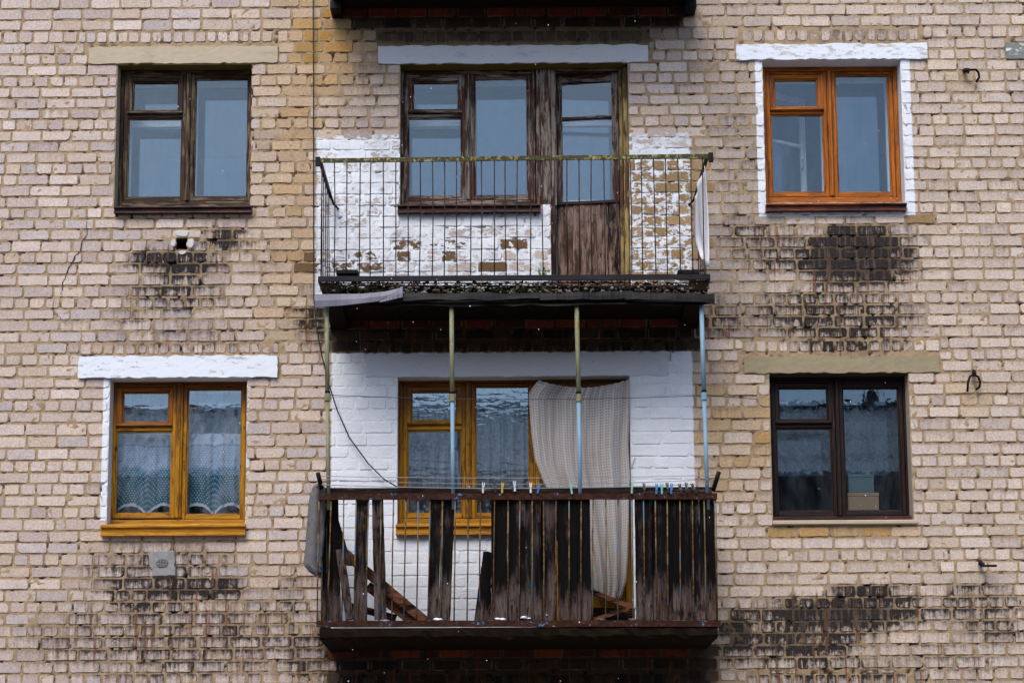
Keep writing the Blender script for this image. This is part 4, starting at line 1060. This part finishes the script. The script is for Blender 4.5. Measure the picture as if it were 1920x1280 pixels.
for (x,y,c_,lab,rot) in PINS:
    cpt=P(x,y,BD+.016); r=empty('clothespin',cpt,label=lab,cat='clothespin',group='clothespins along the lower balcony rail')
    h=.042
    for s in (-1,1):
        m=MB(); vs=[]
        for (zz_,off,wd) in ((-h,.006,.0055),(-h*.3,.0045,.0065),(.0,.006,.0065),(h,.013,.006)):
            for (dx,dy) in ((-.5,-1),(.5,-1),(.5,1),(-.5,1)): vs.append((cpt.x+s*off*.6+dx*wd*1.3,cpt.y+dy*.006+s*off*.4,cpt.z+zz_))
        fs=[(0,1,2,3),(12,13,14,15)]+[(k*4+a,k*4+(a+1)%4,k*4+4+(a+1)%4,k*4+4+a) for k in range(3) for a in range(4)]
        m.add(vs,fs); build('prong',m,PINC[c_],r)
    m=MB(); m.tube([(cpt.x+math.cos(a)*.008,cpt.y-.008,cpt.z+math.sin(a)*.008) for a in [k*.7 for k in range(10)]],.0015,5); build('spring',m,M_LINE,r)
    r.rotation_euler.y=R(rot)

# crocheted curtain
g=G('crochet_yarn',.95,.1)
uv=g.pos('uv'); sep=g.n('SeparateXYZ',{'Vector':uv}).outputs
U=g.math('MULTIPLY',sep[0],36.0); Vv=g.math('MULTIPLY',sep[1],78.0)
fu=g.math('ABSOLUTE',g.math('SUBTRACT',g.math('FRACT',U),.5)); row=g.math('FLOOR',U)
zg=g.math('FRACT',g.math('ADD',Vv,g.math('MULTIPLY',fu,1.6))); fv=g.math('ABSOLUTE',g.math('SUBTRACT',zg,.5))
hole=g.math('MULTIPLY',g.step(fv,.27,.40),g.math('SUBTRACT',1,g.step(fu,.24,.38)))
n_=g.noise(g.pos('object'),4,detail=4); n2_=g.noise(g.pos('object'),60,detail=3)
cc=g.mix(n_,C(202,190,180),C(230,225,222)); cc=g.mix(g.math('MULTIPLY',g.step(g.noise(g.pos('object'),2.2,detail=3,off=(2,1,5)),.55,.75),.45),cc,C(160,130,112)); cc=g.mix(g.math('MULTIPLY',n2_,.3),cc,C(120,108,100)); g.color(cc)
g.bump(g.math('ADD',g.math('MULTIPLY',g.math('SUBTRACT',.5,fv),2.0),g.math('MULTIPLY',fu,1.5)),.006,.9)
tr=g.n('BsdfTransparent'); mx=g.n('MixShader',{0:g.math('MULTIPLY',hole,g.math('ADD',.3,g.math('MULTIPLY',n_,.75))),1:g.b.outputs[0],2:tr.outputs[0]}); g.nt.links.new(mx.outputs[0],g.nt.nodes['Material Output'].inputs[0])
M_CROCHET=g.m
def ipl(l,y):
    for (ya,xa),(yb,xb) in zip(l[:-1],l[1:]):
        if ya<=y<=yb: return xa+(xb-xa)*(y-ya)/(yb-ya)
    return l[-1][1] if y>l[-1][0] else l[0][1]
LE=[(0,1012),(.02,1004),(.06,992),(.10,992),(.25,996),(.38,1003),(.5,1022),(.56,1040),(.75,1070),(1,1100)]
RE=[(0,1180),(.12,1181),(.3,1178),(.45,1181),(.55,1179),(.8,1177),(.92,1174),(1,1164)]
n_u,n_v=72,60; rows=[]; UVS=[]
for i in range(n_v+1):
    t=i/n_v; row=[]
    for j in range(n_u+1):
        s=j/n_u; xl_,xr_=ipl(LE,t),ipl(RE,t)
        yt=712+ (15*math.sin(min(1,s*1.0)*math.pi)**.8+1.6*abs(math.sin(s*math.pi*13))) - 3*s
        yb=1108+18*math.sin(s*math.pi*.75)
        x=xl_+(xr_-xl_)*(s**(1.0)); y=yt+(yb-yt)*t
        fold=.038*math.sin(s*17+1.6*t+.8*math.sin(5*t))*(.4+.6*t)+.022*math.sin(s*39+2.5*t)*(.3+t)+.008*math.sin(s*91+9*t)+.03*math.exp(-((s-.58-.05*t)/.03)**2)+.05*math.exp(-((s-.10)/.06)**2)*(1-.5*t)
        d=.02+fold+.06*t
        row.append(P(x,y,d)); UVS.append((s,t))
    rows.append(row)
m=MB(); m.grid(rows); cur=build('crochet_curtain',m,M_CROCHET,None,label='pale crocheted curtain sagging in the lower balcony doorway',cat='curtain',fix=False,smooth=True)
uvl=cur.data.uv_layers.new(name='UVMap')
for l in cur.data.loops: uvl.data[l.index].uv=UVS[l.vertex_index]
sm=cur.modifiers.new('thickness','SOLIDIFY'); sm.thickness=.004

# curtains inside the windows
def sheet(name,r,y,mat,label,cat,amp=.012,fr_=26,scallop=0,topwave=0.0,nu=120,nv=24):
    x0,x1,z0,z1=r; rows=[]; uvs=[]
    for i in range(nv+1):
        t=i/nv; row=[]
        for j in range(nu+1):
            s=j/nu
            zb_=z0+scallop*abs(math.sin(s*math.pi*4.0))**.6 if scallop else z0
            zt_=z1+topwave*math.sin(s*math.pi*3+.6)
            row.append((x0+(x1-x0)*s,y+amp*math.sin(s*fr_+1.3*t)+amp*.5*math.sin(s*fr_*2.3),zt_+(zb_-zt_)*t)); uvs.append((s,t))
        rows.append(row)
    m=MB(); m.grid(rows); o=build(name,m,mat,None,label=label,cat=cat,fix=False,smooth=True)
    ul=o.data.uv_layers.new(name='UVMap')
    for l in o.data.loops: ul.data[l.index].uv=uvs[l.vertex_index]
    return o
g=G('polka_dot_cloth',.9,.1); uv=g.pos('uv'); sp=g.n('SeparateXYZ',{'Vector':uv}).outputs
def dots(g,sp,nu,nv,rad):
    a=g.math('MULTIPLY',sp[0],nu); b=g.math('MULTIPLY',sp[1],nv)
    sh=g.math('MULTIPLY',g.math('MODULO',g.math('FLOOR',b),2.0),.5)
    fa=g.math('SUBTRACT',g.math('FRACT',g.math('ADD',a,sh)),.5); fb=g.math('SUBTRACT',g.math('FRACT',b),.5)
    dd=g.math('ADD',g.math('MULTIPLY',fa,fa),g.math('MULTIPLY',fb,fb))
    return g.math('SUBTRACT',1,g.step(dd,rad*.6,rad*1.4))
dt=dots(g,sp,44,30,.06)
c_=g.mix(dt,C(30,88,108),C(142,180,194))
band=g.math('SUBTRACT',1,g.step(sp[1],.13,.16)); fl=g.step(g.noise(uv,1,(14,6,1),detail=2),.58,.64)
c_=g.mix(band,c_,g.mix(fl,C(200,204,216),C(84,118,170)))
pale_reflection=g.math('MULTIPLY',g.step(sp[1],.15,.17),g.math('SUBTRACT',1,g.step(g.math('ADD',sp[1],g.math('MULTIPLY',g.math('SUBTRACT',g.noise(uv,1,(5,2,1)),.5),.14)),.42,.5)))  # pale reflection with a wavy lower edge, painted onto the cloth
c_=g.mix(g.math('MULTIPLY',pale_reflection,.7),c_,g.mix(dt,C(182,190,212),C(222,226,238)))
hem=g.step(sp[1],.955,.965); c_=g.mix(hem,c_,C(214,214,222)); g.color(c_)
M_POLKA=g.m
G1,G2,G3,L4,R4=i4
sheet('half_curtain',(L4[0]-.0,R4[1]+.0,G2[2]-.03,P(400,814,-.25).z),.25,M_POLKA,'teal polka dot half curtain with a flowered band in the ochre window','curtain',.012,60,.12,.01)
g=G('lace_net',.9,.1); n_=g.noise(g.pos('object'),1,(40,40,2),detail=3); uv=g.pos('uv'); sp=g.n('SeparateXYZ',{'Vector':uv}).outputs
fl=g.math('MULTIPLY',g.step(sp[1],.74,.76),g.step(g.n('TexVoronoi',{'Vector':g.n('Mapping',{'Vector':uv,'Scale':(22,26,1)}).outputs[0],'Scale':1.0}).outputs['Distance'],.28,.45))
g.color(g.mix(n_,C(196,208,222),C(226,232,238)))
tr=g.n('BsdfTransparent'); mx=g.n('MixShader',{0:g.math('SUBTRACT',.45,g.math('MULTIPLY',fl,.4)),1:tr.outputs[0],2:g.b.outputs[0]}); g.nt.links.new(mx.outputs[0],g.nt.nodes['Material Output'].inputs[0]); M_LACE=g.m
G1,G2,G3,L3,R3=i3
sheet('lace_curtain',(L3[0]-.03,R3[1]+.03,G2[2]-.05,G3[3]+.05),.34,M_LACE,'sheer pleated lace curtain inside the lower balcony window','curtain',.02,75,0,0,160,10)

G1,G2,G3,L4,R4=i4
sheet('tulle_curtain',(L4[0]+.01,R4[1]-.01,G2[2]+.02,G3[3]+.08),.42,M_LACE,'sheer tulle hanging inside the upper part of the ochre window','curtain',.012,90,0,0,160,10)
# boxes on the inner sill of the dark window
def carton(name,r,y0,y1,mat,label,lid=True):
    e=empty(name,((r[0]+r[1])/2,(y0+y1)/2,r[2]),label=label,cat='box')
    m=MB(); m.box(r[0],r[1],y0,y1,r[2],r[3]-.012,.003); build('body',m,mat,e)
    m=MB(); m.box(r[0]-.003,r[1]+.003,y0-.003,y1+.003,r[3]-.03,r[3],.003); build('lid',m,mat,e)
g=G('herringbone_card',.7,.2); ps=g.pos('object'); sp=g.n('SeparateXYZ',{'Vector':ps}).outputs
zz_=g.math('ADD',sp[2],g.math('PINGPONG',sp[0],.03)); st_=g.step(g.math('PINGPONG',zz_,.008),.003,.005)
g.color(g.mix(st_,C(62,80,86),C(98,118,120))); M_HERR=g.m
M_CARD=plain('beige_card',C(142,118,96),.8,.2,.08,8)
b2=rect(1588,925,1646,960,-.24); carton('cardboard_box',b2,.2,.30,M_CARD,'beige cardboard box at the bottom of the dark window')
b1=rect(1589,890,1637,921.5,-.24); carton('patterned_box',(b1[0],b1[1],b2[3]+.002,b1[3]),.205,.29,M_HERR,'pale green herringbone box on top of the beige box')

# rug thrown over the left flank of the lower balcony
g=G('rug_pile',1.0,.05); ps=g.pos(); n_=g.noise(ps,160,detail=4); n2_=g.noise(ps,9,detail=3)
g.color(g.mix(n_,g.mix(n2_,C(50,48,48),C(74,72,72)),C(150,146,144))); g.bump(n_,.01,1.0); M_RUG=g.m
rows=[]; SL=[(905,592,604),(912,585,607),(925,580,609),(950,577,609),(980,574,608),(1010,571,608),(1035,568,607),(1052,567,606),(1062,572,605),(1070,584,604),(1074,592,601)]
SF=[]
for q0,q1 in zip(SL[:-1],SL[1:]):
    for k in range(4): SF.append(tuple(q0[i_]+(q1[i_]-q0[i_])*k/4 for i_ in range(3)))
for (y,xa,xb_) in SF+[SL[-1]]:
    a=P(xa,y,.66); b=P(xb_,y,.66); cx_=(a.x+b.x)/2; hw=max(.01,(b.x-a.x)/2); ring=[]
    for k in range(36):
        an=2*math.pi*k/36; cxx=math.copysign(abs(math.cos(an))**.7,math.cos(an)); syy=math.copysign(abs(math.sin(an))**.6,math.sin(an))
        ring.append((cx_+hw*cxx*(1+.10*math.sin(an*5+y*.03))+random.uniform(-.005,.005),-.50+.22*syy*(1+.06*math.sin(an*7))+random.uniform(-.006,.006),a.z+random.uniform(-.005,.005)+.02*math.sin(an)))
    rows.append(ring+[ring[0]])
m=MB(); m.grid(rows); m.add(rows[0][:-1],[tuple(range(36))]); m.add(rows[-1][:-1],[tuple(range(36))])
build('rug',m,M_RUG,None,label='dark grey shaggy rug slung over the left end of the lower railing',cat='rug',fix=True,smooth=True)

# white sheet hung on the right flank of the upper balcony
g=G('white_sheet_cloth',.8,.2); n_=g.noise(g.pos(),6,(1,1,.5),detail=5); g.color(g.mix(n_,C(208,206,212),C(232,230,232))); M_SHEET=g.m
rows=[]; xs_=P(1324,320,BD).x
for i in range(15):
    t=i/14; row=[]
    yb_=308+(498-308)*t
    for j in range(13):
        s=j/12; y=-.74+.50*s*(1-.75*max(0,t-.55)/.45)
        drop=.0 if t<.5 else 0
        x=xs_-.012-.03*s+.014*math.sin(s*9+t*2.5)+.012*t
        z=P(1324,310,BD).z-.06*s-(t*.86*(1-.22*s))
        row.append((x,y,z))
    rows.append(row)
m=MB(); m.grid(rows); sh=build('white_sheet',m,M_SHEET,None,label='white sheet tied inside the right end of the upper railing',cat='sheet',fix=False,smooth=True)
sm=sh.modifiers.new('thickness','SOLIDIFY'); sm.thickness=.004

# loose planks leaning on the lower balcony
def plank(p0,p1,d0,d1,wpx,lab,soil=.2,mat=M_PLANK,th_=.03):
    a=P(*p0,d0); b=P(*p1,d1); ax=(b-a); L_=ax.length; ax.normalize(); nrm=Vector((0,-1,0)); nrm=(nrm-ax*nrm.dot(ax)).normalized(); sd=ax.cross(nrm); hw=wpx*.0046/2
    m=MB(); rows=[]; so_=[]; n=10
    for i in range(n+1):
        c=a+ax*L_*i/n+sd*random.uniform(-.0015,.0015)
        rows.append([c-sd*hw-nrm*th_/2,c-sd*hw+nrm*th_/2,c-sd*hw*.9+nrm*th_*.55,c+sd*hw*.9+nrm*th_*.55,c+sd*hw+nrm*th_/2,c+sd*hw-nrm*th_/2,c-sd*hw-nrm*th_/2])
        so_+=[soil]*7
    m.grid(rows,soil=so_); m.add(rows[0][:6],[tuple(range(6))]); m.add(rows[-1][:6],[tuple(range(6))])
    return build('loose_plank',m,mat,None,label=lab,cat='plank',group='loose planks lying inside the lower railing',fix=True)
plank((628,1021),(798,1164),.55,.62,17,'long plank slanting down to the right behind the left boards',.32)
plank((690,1098),(775,1166),.48,.56,17,'shorter orange brown plank lying below the long slanting one',.05)
plank((637,1030),(656,1161),.62,.66,14,'short upright plank leaning near the left end under the slanting one',.3,M_BOARD)
plank((648,1134),(742,1158),.40,.5,12,'dark plank lying nearly flat on the floor at the left',.7)
plank((1108,1108),(1184,1138),.45,.45,9,'broken lath sloping below the hem of the crocheted curtain',.25)
plank((1110,1162),(1178,1142),.6,.55,7,'thin lath lying on the floor under the crocheted curtain',.15)
plank((1100,1150),(1190,1152),.25,.25,22,'dark plank lying on the floor behind the thin lath',.8)
board(906,921,889,921,1033,1162,DB-.12,None,M_BOARD,name='leaning_board',soil_t=1.0,soil_b=.0,split=.75,label='short dark board leaning beside the gap, its foot yellowish',cat='board')
board(622,632,660,640,933,1060,DB-.10,None,M_BOARD,name='leaning_board',soil_t=.75,soil_b=.5,label='tapering dark board leaning behind the left corner rods',cat='board')
# litter of snow and rags at the foot of the boards
for (x,y,lab) in ((824,1161,'small snow clump by the foot of the second pair of boards'),(938,1160,'small snow clump left of the pale knotty board'),(986,1158,'larger snow clump at the foot of the middle boards'),(1125,1161,'grey snowy clump under the crocheted curtain'),(1184,1161,'grey snow clump right of the thin lath')):
    m=MB(); c=P(x,y,BD-.02)
    for k in range(5): pebble(m,(c.x+random.uniform(-.03,.03),c.y+random.uniform(-.01,.01),c.z+random.uniform(-.004,.004)),random.uniform(.012,.022),(1.5,1,.6))
    build('snow_clump',m,M_SNOW if x<1100 else M_STONE,None,label=lab,cat='snow',group='snow clumps on the lower balcony',fix=False,smooth=True)
# grass tuft at the upper door sill
m=MB()
for k in range(14):
    a=P(1019+random.uniform(-5,5),522,.45); tip=a+Vector((random.uniform(-.06,.05),random.uniform(-.03,.03),random.uniform(.05,.11)))
    mid=a.lerp(tip,.6)+Vector((0,0,.02)); w_=.004
    m.add([a-Vector((w_,0,0)),a+Vector((w_,0,0)),mid+Vector((w_*.7,0,0)),mid-Vector((w_*.7,0,0)),tip],[(0,1,2,3),(3,2,4)])
build('grass_tuft',m,M_GRASS,None,label='little green grass tuft growing by the upper door',cat='grass',fix=False)

# iron hooks in the wall on the right, vent plate on the left
def hook(parts,label):
    c=P(*parts[0][0][0],0); r=empty('iron_hook',(c.x,0,c.z),label=label,cat='iron hook',group='iron hooks set in the wall')
    for i,(pts,rad) in enumerate(parts):
        m=MB(); m.tube([P(x,y,d) for x,y,d in [(p[0],p[1],p[2]) for p in pts]],rad,8); build('strap' if i else 'stud',m,M_BLACKIRON,r,smooth=True)
_P=P
def hk(stud,strap,label):
    c=P(stud[0][0],stud[0][1],0); r=empty('iron_hook',(c.x,0,c.z),label=label,cat='iron hook',group='iron hooks set in the wall')
    m=MB(); m.tube([P(*p) for p in stud],.019,8); build('stud',m,M_BLACKIRON,r)
    m=MB(); m.tube([P(*p) for p in strap],.010,8); build('strap',m,M_BLACKIRON,r,smooth=True)
hk([(1808,133,-.01),(1809,132,.05),(1817,132,.07)],[(1815,138,.07),(1816,131,.075),(1830,131,.08),(1835,137,.07),(1836,146,.06),(1830,154,.03)],'iron hook with a curled strap, uppermost of three, right of the orange window')
hk([(1826,696,-.01),(1826,702,.06)],[(1814,734,.05),(1815,716,.06),(1819,705,.07),(1826,702,.075),(1834,706,.07),(1838,717,.06),(1836,726,.05),(1830,730,.03)],'round horseshoe shaped iron ring right of the dark window')
hk([(1838,1053,-.01),(1838,1056,.05),(1846,1058,.06)],[(1838,1060,.06),(1850,1060,.07),(1869,1060,.08)],'straight iron peg, lowest of three, at lower right')
vp=rect(284,1031,331,1081,.02)
vc=empty('vent_cover',((vp[0]+vp[1])/2,0,vp[2]),label='grey plate with a small oval grille on the wall below the ochre window',cat='vent cover')
M_VENT=concrete('grey_vent_plate',C(132,128,126),C(160,156,154),dirt=.35)
m=MB(); nn=20; o_=[]; i_=[]
for k in range(nn):
    a_=2*math.pi*(k+.5)/nn; ca,sa=math.cos(a_),math.sin(a_); q_=1/max(abs(ca),abs(sa)); hw_,hh_=(vp[1]-vp[0])/2,(vp[3]-vp[2])/2
    j_=random.uniform(.93,1.04); o_.append(((vp[0]+vp[1])/2+ca*q_*hw_*j_,.006,(vp[2]+vp[3])/2+sa*q_*hh_*j_)); i_.append(((vp[0]+vp[1])/2+ca*q_*hw_*j_*.9,-.022+random.uniform(-.005,.004),(vp[2]+vp[3])/2+sa*q_*hh_*j_*.9))
m.add(o_+i_+[((vp[0]+vp[1])/2,-.019,(vp[2]+vp[3])/2)],[(k,(k+1)%nn,nn+(k+1)%nn,nn+k) for k in range(nn)]+[(nn+k,nn+(k+1)%nn,2*nn) for k in range(nn)])
m.add([Vector(p) for p in ((vp[0]-.02,-.012,vp[3]-.01),(vp[0]+.03,-.024,vp[3]+.0),(vp[0]+.02,-.024,vp[2]+.06),(vp[0]-.012,-.010,vp[2]+.1))],[(0,1,2,3)])
build('plate',m,M_VENT,vc)
m=MB(); cxv,czv=(vp[0]+vp[1])/2-.01,(vp[2]+vp[3])/2+.005
m.add([(cxv+math.cos(k*math.pi/8)*.05,-.0235,czv+math.sin(k*math.pi/8)*.036) for k in range(16)],[tuple(range(16))]); build('opening',m,M_WIRE,vc,fix=False)
m=MB()
for k in range(-3,4):
    hh=.036*math.sqrt(max(0,1-(k*.013/.05)**2)); m.tube([(cxv+k*.013,-.026,czv-hh),(cxv+k*.013,-.026,czv+hh)],.0022,5)
for k in range(-2,3):
    hh=.05*math.sqrt(max(0,1-(k*.013/.036)**2)); m.tube([(cxv-hh,-.027,czv+k*.013),(cxv+hh,-.027,czv+k*.013)],.0022,5)
build('grille',m,M_LINE,vc)
vc.rotation_euler.y=R(-3)

# ================================================================== what the panes mirror, ground, snow
g=G('ground_wet_earth',.95,.2); n_=g.noise(g.pos(),.6,detail=6); n2_=g.noise(g.pos(),7,detail=4)
g.color(g.mix(g.step(g.math('ADD',g.math('MULTIPLY',n_,.7),g.math('MULTIPLY',n2_,.3)),.4,.6),C(84,78,70),C(150,150,152))); M_GROUND=g.m
m=MB(); m.add([(-250,-250,0),(250,-250,0),(250,250,0),(-250,250,0)],[(0,1,2,3)]); gr=build('ground',m,M_GROUND,None,kind='structure',fix=False); gr['label']='ground of the yard'
HY,RY,EZ,RZ=-21.5,-27.0,9.35,12.35
H=empty('opposite_house',(0,-27,0),label='long house with a pale corrugated roof, seen only mirrored in the lower panes',cat='house')
M_HWALL=concrete('house_wall_dark',C(48,42,38),C(66,58,52),dirt=.2)
m=MB(); m.box(-38,38,2*RY-HY,HY,0,EZ-.15,.02); build('wall',m,M_HWALL,H)
g=G('roof_sheet_frosted',.8,.2); n_=g.noise(g.pos(),1,(3,1,1),detail=5); sx_=g.n('SeparateXYZ',{'Vector':g.pos()}).outputs
lap=g.math('SUBTRACT',1,g.step(g.math('ABSOLUTE',g.math('SUBTRACT',g.math('FRACT',g.math('DIVIDE',sx_[2],.95)),.5)),.03,.07))
val=g.step(g.math('SINE',g.math('MULTIPLY',sx_[0],20.4)),-.2,.8)  # dark stripes painted along the corrugations to strengthen their shading
g.color(g.mix(g.math('MULTIPLY',lap,.8),g.mix(g.math('MULTIPLY',val,.55),g.mix(n_,C(136,140,150),C(200,204,212)),C(60,62,66)),C(40,40,44))); M_ROOF=g.m
m=MB(); n=1500; xs_=np.linspace(-38.5,38.5,n); wv=.06*np.sin(np.arange(n)*math.pi/3)
k=4; rows=[]
for i in range(k+1):
    t=i/k; z=EZ-.1+(RZ-EZ+.1)*t; y=HY+.5+(RY-HY-.5)*t
    rows.append([(x,y,z+w_) for x,w_ in zip(xs_,wv)])
m.grid(rows)
m.grid([[(x,RY+(RY-HY-.5)*t,RZ-(RZ-EZ+.1)*t+w_) for x,w_ in zip(xs_,wv)] for t in (0,1)])
rf=build('roof',m,M_ROOF,H,fix=False)
m=MB(); m.tube([(-38.6,RY,RZ+.04),(38.6,RY,RZ+.04)],.12,8); build('ridge_cap',m,M_WIRE,rf)
m=MB(); m.box(-38.6,38.6,HY+.42,HY+.52,EZ-.25,EZ-.05,.01); build('gutter',m,M_WIRE,rf)
px_=P(1638,740,0); dxx=px_.x/D*(D-RY+0)   # mast mirrored in the dark window
m=MB(); m.tube([(dxx,RY,RZ),(dxx,RY,RZ+1.6)],.05,8); m.box(dxx-.15,dxx+.15,RY-.15,RY+.15,RZ,RZ+.4,.01); build('mast',m,M_WIRE,rf)
for i in range(12):
    m=MB(); x=-33+i*6; m.box(x-.7,x+.7,HY+.002,HY+.06,6.2,7.8,.01); build('window',m,M_WIRE,H)

m=MB()
for _ in range(230):
    d=random.uniform(.85,6.5); px,py=random.uniform(-60,1980),random.uniform(-40,1320)
    c=P(px,py,d); r_=random.choice([.0015,.002,.002,.0025,.003,.003,.004])*(1 if d<4 else .8)
    m.add([(c.x+v.x*r_,c.y+v.y*r_,c.z+v.z*r_*1.2) for v in icov],icof)
tag(build('falling_snow',m,M_SNOW,None,fix=False,smooth=True),'sparse small snowflakes drifting before the wall','snow',kind='stuff')
